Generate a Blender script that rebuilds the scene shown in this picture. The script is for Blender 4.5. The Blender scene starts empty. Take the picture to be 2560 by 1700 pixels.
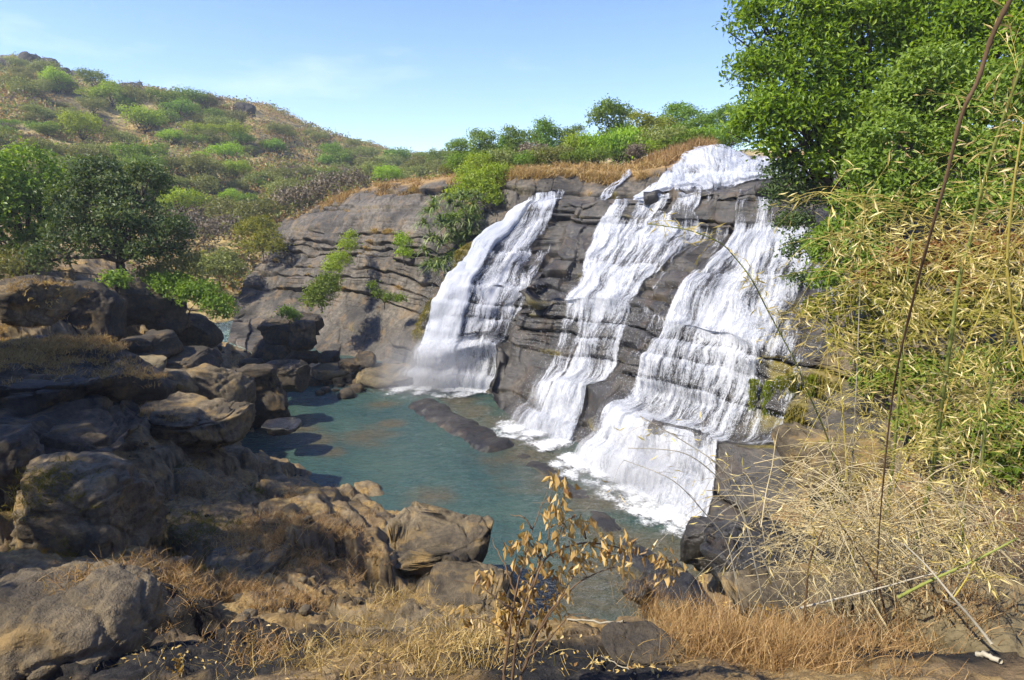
import bpy, bmesh, math, random
import numpy as np
from mathutils import Vector, Matrix

# ------------------------------------------------------------------ camera
SC = bpy.context.scene
COL = SC.collection
FPX = 1564.0                 # focal length in photo pixels (photo 2560 x 1700)
CAMZ = 10.0                  # metres above the pool
TH = math.atan(350.0 / FPX)  # downward pitch
CT, ST = math.cos(TH), math.sin(TH)
cam = bpy.data.cameras.new('camera'); cam.lens = 36.0 * FPX / 2560.0; cam.sensor_width = 36.0
cam.clip_start = 0.05; cam.clip_end = 5000
camo = bpy.data.objects.new('camera', cam); COL.objects.link(camo)
camo.location = (0, 0, CAMZ); camo.rotation_euler = (math.pi / 2 - TH, 0, 0)
SC.camera = camo

# ------------------------------------------------------------------ sky, sun, exposure
SUN_AZ = math.radians(-114)  # to the left and a little behind (0 = straight ahead)
SUN_EL = math.radians(49)
sdir = Vector((math.sin(SUN_AZ) * math.cos(SUN_EL), math.cos(SUN_AZ) * math.cos(SUN_EL), math.sin(SUN_EL)))
W = bpy.data.worlds.new('World'); SC.world = W; W.use_nodes = True
wn = W.node_tree; wn.nodes.clear()
sky = wn.nodes.new('ShaderNodeTexSky'); sky.sky_type = 'NISHITA'; sky.sun_disc = False
sky.sun_elevation = SUN_EL; sky.sun_rotation = SUN_AZ
sky.altitude = 300; sky.air_density = 1.0; sky.dust_density = 0.1; sky.ozone_density = 4.0
bg = wn.nodes.new('ShaderNodeBackground'); bg.inputs[1].default_value = 0.145
wo = wn.nodes.new('ShaderNodeOutputWorld')
hsv = wn.nodes.new('ShaderNodeHueSaturation'); hsv.inputs['Saturation'].default_value = 1.15; hsv.inputs['Hue'].default_value = 0.516
wn.links.new(sky.outputs[0], hsv.inputs['Color']); 
tcw = wn.nodes.new('ShaderNodeTexCoord'); mpw = wn.nodes.new('ShaderNodeMapping'); mpw.inputs['Scale'].default_value = (1.2, 1.2, 6.0); mpw.inputs['Rotation'].default_value = (0.0, 0.15, 0.4)
nzw = wn.nodes.new('ShaderNodeTexNoise'); nzw.inputs['Scale'].default_value = 2.2; nzw.inputs['Detail'].default_value = 6; nzw.inputs['Roughness'].default_value = 0.6
rmw = wn.nodes.new('ShaderNodeMapRange'); rmw.inputs[1].default_value = 0.56; rmw.inputs[2].default_value = 0.85; rmw.inputs[4].default_value = 0.35
mxw = wn.nodes.new('ShaderNodeMix'); mxw.data_type = 'RGBA'; mxw.inputs[7].default_value = (6.5, 6.8, 7.2, 1)      # faint high cirrus
wn.links.new(tcw.outputs['Generated'], mpw.inputs[0]); wn.links.new(mpw.outputs[0], nzw.inputs['Vector']); wn.links.new(nzw.outputs[0], rmw.inputs[0])
wn.links.new(rmw.outputs[0], mxw.inputs[0]); wn.links.new(hsv.outputs[0], mxw.inputs[6]); wn.links.new(mxw.outputs[2], bg.inputs[0]); wn.links.new(bg.outputs[0], wo.inputs[0])
sun = bpy.data.lights.new('sun', 'SUN'); sun.energy = 4.7; sun.angle = math.radians(0.55); sun.color = (1.0, 0.92, 0.77)
suno = bpy.data.objects.new('sun', sun); COL.objects.link(suno)
suno.rotation_euler = sdir.to_track_quat('Z', 'Y').to_euler(); suno.location = (-60, 20, 80)
SC.view_settings.view_transform = 'Standard'; SC.view_settings.look = 'None'
SC.view_settings.exposure = 0.92; SC.view_settings.gamma = 1.0; SC.view_settings.use_curve_mapping = False
try:
    SC.cycles.use_denoising = True; SC.cycles.denoiser = 'OPENIMAGEDENOISE'
except Exception: pass
SC.cycles.use_adaptive_sampling = True; SC.cycles.adaptive_threshold = 0.025
SC.cycles.max_bounces = 5; SC.cycles.diffuse_bounces = 2; SC.cycles.use_light_tree = False; SC.cycles.glossy_bounces = 2
SC.cycles.transmission_bounces = 3; SC.cycles.transparent_max_bounces = 10
SC.cycles.caustics_reflective = False; SC.cycles.caustics_refractive = False

# ------------------------------------------------------------------ pixel <-> world helpers
def ray(px, py):
    xr = (px - 1280.0) / FPX; yr = (850.0 - py) / FPX
    return xr, CT + yr * ST, -ST + yr * CT
def at(px, py, Y):
    a, b, c = ray(px, py); t = Y / b
    return np.array([a * t, Y, CAMZ + c * t])
def atz(px, py, z):
    a, b, c = ray(px, py); t = (z - CAMZ) / c
    return np.array([a * t, b * t, z])
def mpx(Y): return Y / FPX          # metres per photo pixel at distance Y (about)

# ------------------------------------------------------------------ numpy noise
_rs = np.random.RandomState(7)
_perm = _rs.permutation(256); _perm = np.concatenate([_perm, _perm, _perm]).astype(np.int32)
_grad = _rs.normal(size=(256, 3)); _grad /= np.linalg.norm(_grad, axis=1)[:, None]; _grad = _grad.astype(np.float32)
def perlin(P):
    P = np.asarray(P, float); Pi = np.floor(P).astype(np.int32); f = (P - Pi).astype(np.float32); Pi &= 255
    w = f * f * f * (f * (f * 6 - 15) + 10)
    out = np.zeros(len(P), np.float32)
    for dx in (0, 1):
        wx = w[:, 0] if dx else 1 - w[:, 0]
        for dy in (0, 1):
            wy = w[:, 1] if dy else 1 - w[:, 1]
            for dz in (0, 1):
                wz = w[:, 2] if dz else 1 - w[:, 2]
                h = _perm[_perm[_perm[(Pi[:, 0] + dx)] + Pi[:, 1] + dy] + Pi[:, 2] + dz] & 255
                g = _grad[h]
                out += wx * wy * wz * (g[:, 0] * (f[:, 0] - dx) + g[:, 1] * (f[:, 1] - dy) + g[:, 2] * (f[:, 2] - dz))
    return out.astype(float) * 1.6
def fbm(P, scale=1.0, octv=4, gain=0.5, lac=2.03, ridged=False):
    P = np.asarray(P, float) * scale; a = 1.0; s = np.zeros(len(P)); tot = 0
    for i in range(octv):
        n = perlin(P + i * 17.3)
        if ridged: n = 1 - 2 * np.abs(n)
        s += a * n; tot += a; a *= gain; P = P * lac
    return s / tot
def worley(P, scale=1.0):
    """cell noise: distance to nearest and second nearest cell point, and a random value of the cell"""
    P = np.asarray(P, float) * scale; Pi = np.floor(P).astype(int); n = len(P); f1 = np.full(n, 9.0); f2 = np.full(n, 9.0); rid = np.zeros(n)
    for dx in (-1, 0, 1):
        for dy in (-1, 0, 1):
            for dz in (-1, 0, 1):
                c = Pi + np.array([dx, dy, dz]); h = _perm[_perm[_perm[c[:, 0] & 255] + (c[:, 1] & 255)] + (c[:, 2] & 255)] & 255
                d = np.linalg.norm(c + 0.5 + 0.45 * _grad[h] - P, axis=1); nr = d < f1
                f2 = np.where(nr, f1, np.minimum(f2, d)); rid = np.where(nr, h / 255.0, rid); f1 = np.where(nr, d, f1)
    return f1, f2, rid
def sstep(a, b, x):
    t = np.clip((x - a) / (b - a), 0, 1); return t * t * (3 - 2 * t)

# ------------------------------------------------------------------ mesh helpers
def mesh_np(name, V, F, attrs=None, smooth=True, uv=None):
    """V (n,3); F (m,3) or (m,4) int array; attrs {name: (n,) point floats}; uv (n,2) per vertex"""
    V = np.asarray(V, np.float32); F = np.asarray(F, np.int32)
    me = bpy.data.meshes.new(name); k = F.shape[1]
    me.vertices.add(len(V)); me.vertices.foreach_set('co', V.ravel())
    me.loops.add(F.size); me.loops.foreach_set('vertex_index', F.ravel())
    me.polygons.add(len(F)); me.polygons.foreach_set('loop_start', np.arange(0, F.size, k, dtype=np.int32))
    me.polygons.foreach_set('loop_total', np.full(len(F), k, np.int32))
    me.polygons.foreach_set('use_smooth', np.full(len(F), bool(smooth)))
    if attrs:
        for nme, arr in attrs.items():
            a = me.attributes.new(nme, 'FLOAT', 'POINT'); a.data.foreach_set('value', np.asarray(arr, np.float32))
    if uv is not None:
        l = me.uv_layers.new(name='UVMap'); l.data.foreach_set('uv', np.asarray(uv, np.float32)[F.ravel()].ravel())
    me.update(calc_edges=True)
    return me
def grid_faces(nu, nv):
    i = np.arange(nu - 1)[:, None] * nv + np.arange(nv - 1)[None, :]
    return np.stack([i, i + nv, i + nv + 1, i + 1], -1).reshape(-1, 4)
def link(name, me, mat=None, parent=None, kind=None, label=None, cat=None, group=None, loc=None):
    o = bpy.data.objects.new(name, me); COL.objects.link(o)
    if mat is not None and me is not None:
        if len(me.materials) == 0: me.materials.append(mat)
    if parent is not None: o.parent = parent
    if loc is not None: o.location = loc
    tag(o, kind, label, cat, group)
    return o
def tag(o, kind=None, label=None, cat=None, group=None):
    if kind: o['kind'] = kind
    if label: o['label'] = label
    if cat: o['category'] = cat
    if group: o['group'] = group
    return o
def empty(name, loc, label, cat, group=None, rz=0.0, s=1.0):
    o = bpy.data.objects.new(name, None); COL.objects.link(o); o.location = loc
    o.rotation_euler = (0, 0, rz); o.scale = (s, s, s) if np.isscalar(s) else s
    o.empty_display_size = 0.2
    return tag(o, None, label, cat, group)
def cat_rom(P, t):
    """Catmull-Rom through P (n,k) at parameters t (0..n-1)"""
    P = np.asarray(P, float); n = len(P); i = np.clip(np.floor(t).astype(int), 0, n - 2); f = (t - i)[:, None]
    p0 = P[np.clip(i - 1, 0, n - 1)]; p1 = P[i]; p2 = P[i + 1]; p3 = P[np.clip(i + 2, 0, n - 1)]
    return 0.5 * (2 * p1 + (p2 - p0) * f + (2 * p0 - 5 * p1 + 4 * p2 - p3) * f ** 2 + (3 * p1 - p0 - 3 * p2 + p3) * f ** 3)
def norm(v): return v / (np.linalg.norm(v, axis=-1, keepdims=True) + 1e-9)

# ------------------------------------------------------------------ node helpers
class NT:
    def __init__(s, name):
        s.m = bpy.data.materials.new(name); s.m.use_nodes = True; s.t = s.m.node_tree; s.t.nodes.clear()
        s.out = s.n('ShaderNodeOutputMaterial')
    def n(s, typ, **kw):
        nd = s.t.nodes.new(typ)
        for k, v in kw.items(): setattr(nd, k, v)
        return nd
    def l(s, a, b): s.t.links.new(a, b)
    def put(s, sock, v):
        if isinstance(v, bpy.types.NodeSocket): s.l(v, sock)
        else:
            if hasattr(sock.default_value, '__len__') and not hasattr(v, '__len__'): v = (v, v, v)
            if sock.type == 'RGBA' and len(v) == 3: v = (*v, 1)
            sock.default_value = v
    def pos(s): return s.n('ShaderNodeNewGeometry').outputs['Position']
    def objco(s): return s.n('ShaderNodeTexCoord').outputs['Object']
    def uv(s): return s.n('ShaderNodeTexCoord').outputs['UV']
    def attr(s, name): return s.n('ShaderNodeAttribute', attribute_name=name).outputs['Fac']
    def orand(s): return s.n('ShaderNodeObjectInfo').outputs['Random']
    def scale(s, vec, sc, off=(0, 0, 0)):
        m = s.n('ShaderNodeMapping'); s.l(vec, m.inputs[0]); m.inputs['Scale'].default_value = sc; m.inputs['Location'].default_value = off
        return m.outputs[0]
    def noise(s, vec, sc=1.0, det=4.0, rough=0.55, dist=0.0):
        x = s.n('ShaderNodeTexNoise'); s.l(vec, x.inputs['Vector']); x.inputs['Scale'].default_value = sc
        x.inputs['Detail'].default_value = det; x.inputs['Roughness'].default_value = rough; x.inputs['Distortion'].default_value = dist
        return x.outputs['Fac']
    def vor(s, vec, sc=1.0, feat='DISTANCE_TO_EDGE'):
        x = s.n('ShaderNodeTexVoronoi', feature=feat); s.l(vec, x.inputs['Vector']); x.inputs['Scale'].default_value = sc
        return x.outputs['Distance']
    def ramp(s, fac, stops):
        r = s.n('ShaderNodeValToRGB'); s.put(r.inputs[0], fac); e = r.color_ramp.elements
        while len(e) < len(stops): e.new(0.5)
        for el, (p, c) in zip(e, stops):
            el.position = p; el.color = (c, c, c, 1) if np.isscalar(c) else (*c, 1)
        return r.outputs[0]
    def math(s, op, a, b=0.0, c=None, clamp=False):
        m = s.n('ShaderNodeMath', operation=op, use_clamp=clamp); s.put(m.inputs[0], a); s.put(m.inputs[1], b)
        if c is not None: s.put(m.inputs[2], c)
        return m.outputs[0]
    def mix(s, fac, a, b, mode='MIX'):
        m = s.n('ShaderNodeMix', data_type='RGBA', blend_type=mode)
        s.put(m.inputs[0], fac); s.put(m.inputs[6], a); s.put(m.inputs[7], b); return m.outputs[2]
    def sm(s, x, lo, hi):
        m = s.n('ShaderNodeMapRange', interpolation_type='SMOOTHSTEP'); s.put(m.inputs[0], x); s.put(m.inputs[1], lo); s.put(m.inputs[2], hi)
        return m.outputs[0]
    def bump(s, h, strength=0.5, dist=0.1, nrm=None):
        b = s.n('ShaderNodeBump'); s.put(b.inputs['Height'], h); b.inputs['Strength'].default_value = strength; b.inputs['Distance'].default_value = dist
        if nrm is not None: s.l(nrm, b.inputs['Normal'])
        return b.outputs[0]
    def pbsdf(s, col, rough=0.8, nrm=None, spec=0.4, **kw):
        p = s.n('ShaderNodeBsdfPrincipled'); s.put(p.inputs['Base Color'], col); s.put(p.inputs['Roughness'], rough)
        s.put(p.inputs['Specular IOR Level'], spec)
        if nrm is not None: s.l(nrm, p.inputs['Normal'])
        for k, v in kw.items(): s.put(p.inputs[k], v)
        return p.outputs[0]
    def done(s, sh): s.l(sh, s.out.inputs['Surface']); return s.m
    def sep(s, vec):
        x = s.n('ShaderNodeSeparateXYZ'); s.l(vec, x.inputs[0]); return x.outputs

def normal_z(t):
    return t.sep(t.n('ShaderNodeNewGeometry').outputs['Normal'])[2]

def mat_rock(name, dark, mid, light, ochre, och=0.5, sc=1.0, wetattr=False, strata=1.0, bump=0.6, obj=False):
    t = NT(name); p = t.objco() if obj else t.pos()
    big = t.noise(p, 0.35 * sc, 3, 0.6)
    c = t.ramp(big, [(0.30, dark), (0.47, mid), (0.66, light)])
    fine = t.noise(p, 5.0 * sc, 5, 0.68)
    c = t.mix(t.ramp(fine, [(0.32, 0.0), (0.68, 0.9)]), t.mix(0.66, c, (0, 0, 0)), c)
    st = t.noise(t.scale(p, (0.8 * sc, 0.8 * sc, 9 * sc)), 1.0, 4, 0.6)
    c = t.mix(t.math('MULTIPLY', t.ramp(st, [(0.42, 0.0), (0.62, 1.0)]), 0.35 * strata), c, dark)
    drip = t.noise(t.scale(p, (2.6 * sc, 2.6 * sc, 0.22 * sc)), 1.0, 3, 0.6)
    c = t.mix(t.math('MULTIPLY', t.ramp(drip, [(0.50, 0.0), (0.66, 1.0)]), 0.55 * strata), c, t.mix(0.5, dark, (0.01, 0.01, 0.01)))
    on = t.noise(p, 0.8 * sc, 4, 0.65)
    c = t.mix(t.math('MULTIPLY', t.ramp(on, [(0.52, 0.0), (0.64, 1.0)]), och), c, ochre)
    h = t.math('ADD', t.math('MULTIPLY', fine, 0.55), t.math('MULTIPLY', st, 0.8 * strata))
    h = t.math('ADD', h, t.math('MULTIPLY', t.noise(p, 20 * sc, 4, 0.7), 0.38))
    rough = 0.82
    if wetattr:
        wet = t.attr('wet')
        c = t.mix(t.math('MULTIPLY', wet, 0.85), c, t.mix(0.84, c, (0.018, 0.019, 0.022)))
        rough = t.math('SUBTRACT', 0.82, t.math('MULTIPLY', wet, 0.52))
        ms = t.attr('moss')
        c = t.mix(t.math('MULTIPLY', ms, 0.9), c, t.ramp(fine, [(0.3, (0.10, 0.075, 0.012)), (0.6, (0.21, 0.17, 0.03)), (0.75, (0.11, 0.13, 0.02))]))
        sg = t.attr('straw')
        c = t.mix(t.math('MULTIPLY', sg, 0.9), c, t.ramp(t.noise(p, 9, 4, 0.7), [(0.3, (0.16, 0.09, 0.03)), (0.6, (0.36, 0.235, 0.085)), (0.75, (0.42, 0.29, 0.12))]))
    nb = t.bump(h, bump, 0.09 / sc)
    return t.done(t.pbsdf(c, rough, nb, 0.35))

M = {}
M['cliff'] = mat_rock('cliff_rock', (0.040, 0.037, 0.033), (0.124, 0.110, 0.091), (0.235, 0.204, 0.160), (0.26, 0.17, 0.08), 0.34, 1.0, True)
M['boulder'] = mat_rock('boulder_rock', (0.055, 0.043, 0.027), (0.175, 0.135, 0.080), (0.31, 0.24, 0.14), (0.33, 0.215, 0.075), 0.6, 1.6, False, 0.6, 1.0)
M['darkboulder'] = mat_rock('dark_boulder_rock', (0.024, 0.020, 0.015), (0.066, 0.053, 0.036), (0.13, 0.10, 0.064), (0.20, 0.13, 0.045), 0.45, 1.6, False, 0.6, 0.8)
M['wetrock'] = mat_rock('wet_rock', (0.018, 0.018, 0.018), (0.04, 0.038, 0.035), (0.085, 0.075, 0.062), (0.11, 0.07, 0.03), 0.25, 1.3, False, 0.7, 0.7)
for nd in M['wetrock'].node_tree.nodes:
    if nd.type == 'BSDF_PRINCIPLED': nd.inputs['Roughness'].default_value = 0.28
M['sandrock'] = mat_rock('tan_rock', (0.07, 0.055, 0.03), (0.17, 0.135, 0.07), (0.30, 0.24, 0.13), (0.30, 0.2, 0.07), 0.4, 1.2, False, 0.4, 0.6)

M['crag'] = mat_rock('crag_rock', (0.02, 0.02, 0.02), (0.055, 0.05, 0.045), (0.11, 0.10, 0.085), (0.12, 0.10, 0.05), 0.3, 0.25, False, 0.5, 0.8)
# ------------------------------------------------------------------ cliff: one profile per column, base to crest, (px, py, distance)
COLS = [
 [(570,850,41),(590,760,52),(610,715,54),(620,680,56),(640,640,58),(660,600,60),(680,570,62),(700,545,64)],
 [(770,925,0),(780,862,42),(790,775,47),(800,690,49),(810,620,51),(825,560,53),(845,515,55),(870,478,58)],
 [(900,945,0),(925,855,40),(945,775,43),(950,690,44),(960,600,45.5),(970,540,47),(985,500,49),(1000,462,52)],
 [(1005,950,0),(1018,862,37.3),(1030,790,39),(1070,690,39.8),(1085,620,41),(1120,560,42),(1170,510,43.5),(1180,440,45.5)],
 [(1030,985,0),(1060,890,33),(1075,850,33.5),(1125,680,34.5),(1183,591,36.5),(1270,535,38.5),(1300,515,40),(1300,428,42.5)],
 [(1215,1000,0),(1235,860,32),(1262,845,33),(1310,700,33.8),(1370,615,36.5),(1400,507,37.8),(1410,500,39.5),(1420,425,41.5)],
 [(1235,1080,0),(1250,960,30),(1270,870,31.3),(1300,700,32.2),(1400,600,35.5),(1440,500,36.5),(1470,492,38),(1500,425,40.5)],
 [(1260,1095,0),(1340,940,28.5),(1370,900,29.6),(1403,729,30.6),(1500,572,34.5),(1545,490,35.2),(1565,484,37),(1610,425,39.5)],
 [(1400,1150,0),(1460,960,26.8),(1505,940,27.8),(1575,750,28.8),(1720,572,32.5),(1745,468,33.5),(1745,460,36),(1720,378,40)],
 [(1430,1165,0),(1500,1000,25),(1540,950,26),(1620,770,27),(1770,600,31.5),(1790,463,32.6),(1790,450,35.5),(1786,360,39)],
 [(1450,1190,0),(1530,1030,23.6),(1590,1000,24.8),(1665,790,25.8),(1835,568,31),(1850,458,32),(1850,440,35),(1850,372,38.5)],
 [(1600,1290,0),(1655,1050,21.6),(1720,1035,22.8),(1790,815,23.9),(1915,572,30),(1940,445,31.3),(1940,430,34),(1940,395,37.5)],
 [(1750,1370,0),(1780,1075,20),(1850,1065,21.3),(1905,857,22.3),(2010,578,29),(2060,435,30.5),(2060,425,33),(2050,395,37)],
 [(1960,1250,15.5),(1990,1095,18.3),(2030,1065,19.4),(2090,890,20.2),(2170,600,27),(2230,430,28.5),(2230,420,31),(2230,380,35)],
 [(2400,1150,13),(2420,1050,14.5),(2440,1000,15.5),(2450,900,16),(2480,600,20),(2500,430,22),(2500,400,25),(2500,360,30)],
 [(3100,1100,10),(3120,1000,11),(3140,940,11.5),(3150,850,12),(3180,560,15),(3200,380,17),(3200,330,19),(3200,260,24)],
]
NC = len(COLS)
ctrl = np.zeros((NC, 10, 3))
for i, c in enumerate(COLS):
    for j, (px, py, Y) in enumerate(c):
        ctrl[i, j] = at(px, py, Y) if Y else atz(px, py, -0.45)
    ctrl[i, 8] = ctrl[i, 7] + np.array([1.0, 9.0, 0.9])
    ctrl[i, 9] = ctrl[i, 7] + np.array([4.0, 48.0, 2.0])
    if i == 0: ctrl[i, 9] = ctrl[i, 7] + np.array([2.0, 30.0, 2.5])
NU = 900
SEG = [52, 20, 74, 66, 46, 18, 46, 22, 14]
vv = np.concatenate([j + np.arange(s) / s for j, s in enumerate(SEG)] + [[9.0]])
NV = len(vv)
# columns closer together get fewer samples
seglen = np.array([np.linalg.norm(ctrl[i + 1, 2:6] - ctrl[i, 2:6], axis=1).mean() for i in range(NC - 1)])
cum = np.concatenate([[0], np.cumsum(np.maximum(seglen, 1.0) ** 0.8)])
uu = np.interp(np.linspace(0, cum[-1], NU), cum, np.arange(NC))
rows = np.stack([cat_rom(ctrl[:, j], uu) for j in range(10)], 1)        # NU,10,3
jj = np.clip(np.floor(vv).astype(int), 0, 8); ff = (vv - jj)[None, :, None]
B = rows[:, jj] * (1 - ff) + rows[:, jj + 1] * ff                        # NU,NV,3
for _ in range(5):   # round the tread / riser corners a little
    B[:, 1:-1] = 0.5 * B[:, 1:-1] + 0.25 * (B[:, :-2] + B[:, 2:])
# large irregularity of the rock mass, shared by rock and water
Pf = B.reshape(-1, 3)
low = (fbm(Pf, 0.22, 3) * 0.9).reshape(NU, NV)
def grid_normals(G):
    du = np.gradient(G, axis=0); dv = np.gradient(G, axis=1); n = norm(np.cross(du, dv)); return n
NB = grid_normals(B)
if NB[:, :, 1].mean() > 0: NB = -NB
# keep the crest and base lines, move the rest in and out
keep = np.interp(vv, [0, 0.6, 6.6, 7.2, 9], [0.15, 1, 1, 0.35, 0.3])[None, :]
B = B + NB * (low * keep)[:, :, None]
NB = grid_normals(B)
if NB[:, :, 1].mean() > 0: NB = -NB
for _ in range(3):
    NB[1:-1, 1:-1] = norm(NB[1:-1, 1:-1] * 2 + NB[:-2, 1:-1] + NB[2:, 1:-1] + NB[1:-1, :-2] + NB[1:-1, 2:])
U2, V2 = np.meshgrid(uu, vv, indexing='ij')
alongU = np.concatenate([[0], np.cumsum(np.linalg.norm(np.diff(B[:, 120], axis=0), axis=1))])
alongV = np.concatenate([np.zeros((NU, 1)), np.cumsum(np.linalg.norm(np.diff(B, axis=1), axis=2), axis=1)], 1)

# water: where it runs over the face, in (column, row) units: keyframes (row, left, right, amount)
STREAMS = {
 'left': [[(6.35,4.35,5.0,.8),(6.0,4.12,5.0,.95),(5.4,4.0,4.97,1),(5,3.98,4.95,.95),(4.5,3.97,4.93,.85),(4,3.95,4.80,.95),(3.5,3.92,5.05,.85),(3,3.9,5.12,.9),(2,3.88,5.1,.85),(1.5,3.85,5.1,.9),(1,3.8,5.1,.95),(.6,3.66,4.98,1),(.3,3.45,5.0,1.05),(0,3.3,5.0,1.1)],
          [(6.0,4.1,4.35,1),(5,3.99,4.28,1.5),(4,3.96,4.32,1.6),(3,3.95,4.36,1.6),(2,3.93,4.4,1.6),(1,3.85,4.5,1.6),(0,3.72,4.7,1.6)],
          [(4.1,4.82,5.06,.75),(3.6,4.86,5.05,.8),(3,4.9,5.03,.9),(2,4.84,4.99,.85),(1,4.92,5.08,.95),(.5,4.9,5.06,1),(0,4.86,5.05,1)]],
 'centre': [[(5.15,6.95,7.2,.7),(5,6.95,7.22,.85),(4.3,6.9,7.25,.95),(4,6.88,7.4,1),(3.5,6.92,7.6,.95),(3,6.97,8.0,1.0),(2.9,6.97,8.0,.9),(2.3,7.0,7.32,.8),(2,7.0,7.33,.75),(1.5,6.98,7.32,.8),(1,6.96,7.34,.95),(.5,6.95,7.4,.9),(0,6.9,7.5,1)],
            [(5.25,7.25,7.62,.8),(5,7.26,7.62,.95),(4.5,7.25,7.6,.95),(4,7.2,7.95,1),(3.5,7.1,8.0,1),(3,7.0,8.0,1.05),(2.5,7.3,8.15,.9),(2,7.32,8.1,.95),(1.7,7.35,8.1,1.05),(1,7.3,8.1,1.2),(.5,7.28,8.08,1.15),(0,7.1,8.15,1.15)],
            [(5.3,7.66,8.15,.75),(5,7.68,8.1,.9),(4.5,7.66,8.05,.85),(4,7.5,8.35,.9),(3.7,7.4,8.2,.9),(3.3,7.4,8.05,.9)],
            [(4.3,7.9,9.9,.55),(4,7.9,9.8,.7),(3.6,8.0,9.2,.65),(3.2,8.0,8.8,.55)],[(3.05,8.0,9.9,.6),(2.6,8.05,9.9,.55),(2,8.1,9.95,.5),(1.4,8.1,9.95,.5),(1,8.1,9.9,.45)],[(3.1,5.1,6.9,.45),(2.6,5.2,6.9,.4),(2,5.3,6.9,.35)],
            [(5.3,8.1,10.0,.5),(5,8.1,9.9,.5),(4.6,8.15,9.8,.42),(4.2,8.1,9.5,.3),(4,8.1,9.3,.4)]],
 'right': [[(5.2,9.95,10.45,.8),(5,9.95,10.45,.9),(4.4,9.9,10.4,.8),(4,9.95,10.6,1),(3.5,9.95,10.8,1)],
           [(5.2,10.55,11.2,.8),(5,10.5,11.15,.9),(4.4,10.45,11.1,.85),(4,10.3,11.3,1),(3.5,10.3,11.3,.9)],
           [(4.1,9.95,12.2,1.05),(3.8,9.9,12.35,1.05),(3.4,9.88,12.3,1.0),(3,9.92,12.02,1.15),(2.9,9.85,12.0,1.0),(2.5,9.8,11.98,.95),(2,9.8,11.95,.9),(1.6,9.8,11.98,1.0),(1.2,9.75,12.05,1.15),(1,9.72,12.08,1.2),(.5,9.65,12.1,1.15),(0,9.55,12.15,1.2)],
           [(4.1,11.9,12.95,.8),(3.5,11.9,12.9,.75),(3.05,11.85,12.75,.75),(2.7,11.85,12.7,.65),(2,11.85,12.6,.6),(1.3,11.85,12.5,.6),(1.0,11.9,12.4,.5)],[(3.05,12.12,12.28,.8),(2.5,12.1,12.25,.75),(1.6,12.1,12.3,.7)],
           [(3.05,12.5,12.62,.8),(2.5,12.48,12.6,.75),(1.6,12.45,12.65,.7),(1.2,12.2,12.7,.5)]],
 'upper': [[(7.35,8.3,12.9,.8),(7.0,7.55,13.0,1.05),(6.6,7.35,13,1.1),(6.2,7.1,13,1.25),(6,7.05,13,1.2),(5.75,7.1,10.6,.95),(5.35,7.2,8.6,.5)]],
 'side': [[(7.25,6.62,6.72,1.0),(7.0,6.6,6.74,1.1),(6.6,6.5,6.64,1.1),(6.3,6.3,6.62,.9),(6.05,6.3,6.55,.9),(5.6,6.36,6.52,.9)]],
}
def stream_density(keys):
    k = np.array(sorted(keys)); r = k[:, 0]
    L = np.interp(V2, r, k[:, 1]); R = np.interp(V2, r, k[:, 2]); D = np.interp(V2, r, k[:, 3])
    jit = (fbm(np.stack([vv * 0, vv * 3.5, vv * 0 + r[0] * 7], 1), 1.0, 4) * 0.05)[None, :]
    e = 0.11 * np.clip(R - L, 0.2, 0.9)
    jit = jit + (fbm(np.stack([vv * 0 + 5, vv * 0.9, vv * 0 + r[0] * 3], 1), 1.0, 3) * 0.10 * np.clip(R - L, .2, 1).mean())[None, :]
    d = D * sstep(-0.4, 1, (U2 - L + jit) / e) * sstep(-0.4, 1, (R - U2 + jit) / e)
    d *= ((V2 >= r[0] - 0.01) & (V2 <= r[-1] + 0.01)) * sstep(-0.05, 0.06, r[-1] - V2)
    return d
DENS = {k: np.clip(np.max([stream_density(s) for s in v], axis=0), 0, 1.7) for k, v in STREAMS.items()}
WATER = np.clip(np.max(list(DENS.values()), axis=0), 0, 1)

# strata: layers of uneven thickness, rounded noses and undercut joints
Pf = B.reshape(-1, 3)
warp = fbm(Pf, 0.055, 2) * 0.9 + fbm(Pf, 0.4, 2) * 0.10 + Pf[:, 0] * 0.02 + Pf[:, 1] * 0.012
zz = Pf[:, 2] + warp
edges = [-4.0]
_r = np.random.RandomState(3)
while edges[-1] < 22: edges.append(edges[-1] + _r.choice([0.3, 0.45, 0.7, 1.0, 1.4, 1.9]))
edges = np.array(edges); li = np.searchsorted(edges, zz) - 1; li = np.clip(li, 0, len(edges) - 2)
fr = (zz - edges[li]) / (edges[li + 1] - edges[li]); thick = edges[li + 1] - edges[li]
off = _r.uniform(-0.5, 0.0, len(edges))
# layers break sideways into blocks that sit further in or out
sU = np.repeat(alongU, NV); hsh = (np.sin(li * 12.9898) * 43758.5453) % 1.0
sb = sU * (0.28 + 0.35 * hsh) + hsh * 37.0 + fbm(Pf, 0.5, 2) * 0.25; bid = np.floor(sb); bf = sb - bid
hb = (np.sin(bid * 78.233 + li * 37.719) * 43758.5453) % 1.0
blk = hb - 0.5 + 0.25 * perlin(Pf * 0.9)
crack = sstep(0.035, 0.0, np.minimum(bf, 1 - bf)) * 0.16
under = sstep(0.20, 0.0, fr * thick / 0.6) * (0.32 + 0.55 * hb)     # dark joint under each layer
top = sstep(0.78, 1.0, fr) ** 2 * 0.16
nose = -under - top + off[li] * 0.6 + blk * 0.42 - 0.20 - crack
f2 = (zz * 3.1 + 0.2 * blk) % 1.0
nose += -0.15 * sstep(0.16, 0.0, f2) * sstep(-0.3, 0.2, fbm(Pf, 0.35, 2))
rough_ = fbm(Pf, 1.3, 4) * 0.10 + fbm(Pf, 0.45, 3) * 0.16
amp = np.interp(V2, [0, 0.3, 7.0, 7.3, 9], [0.6, 1, 1, 0.55, 0.5]).ravel()
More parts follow.
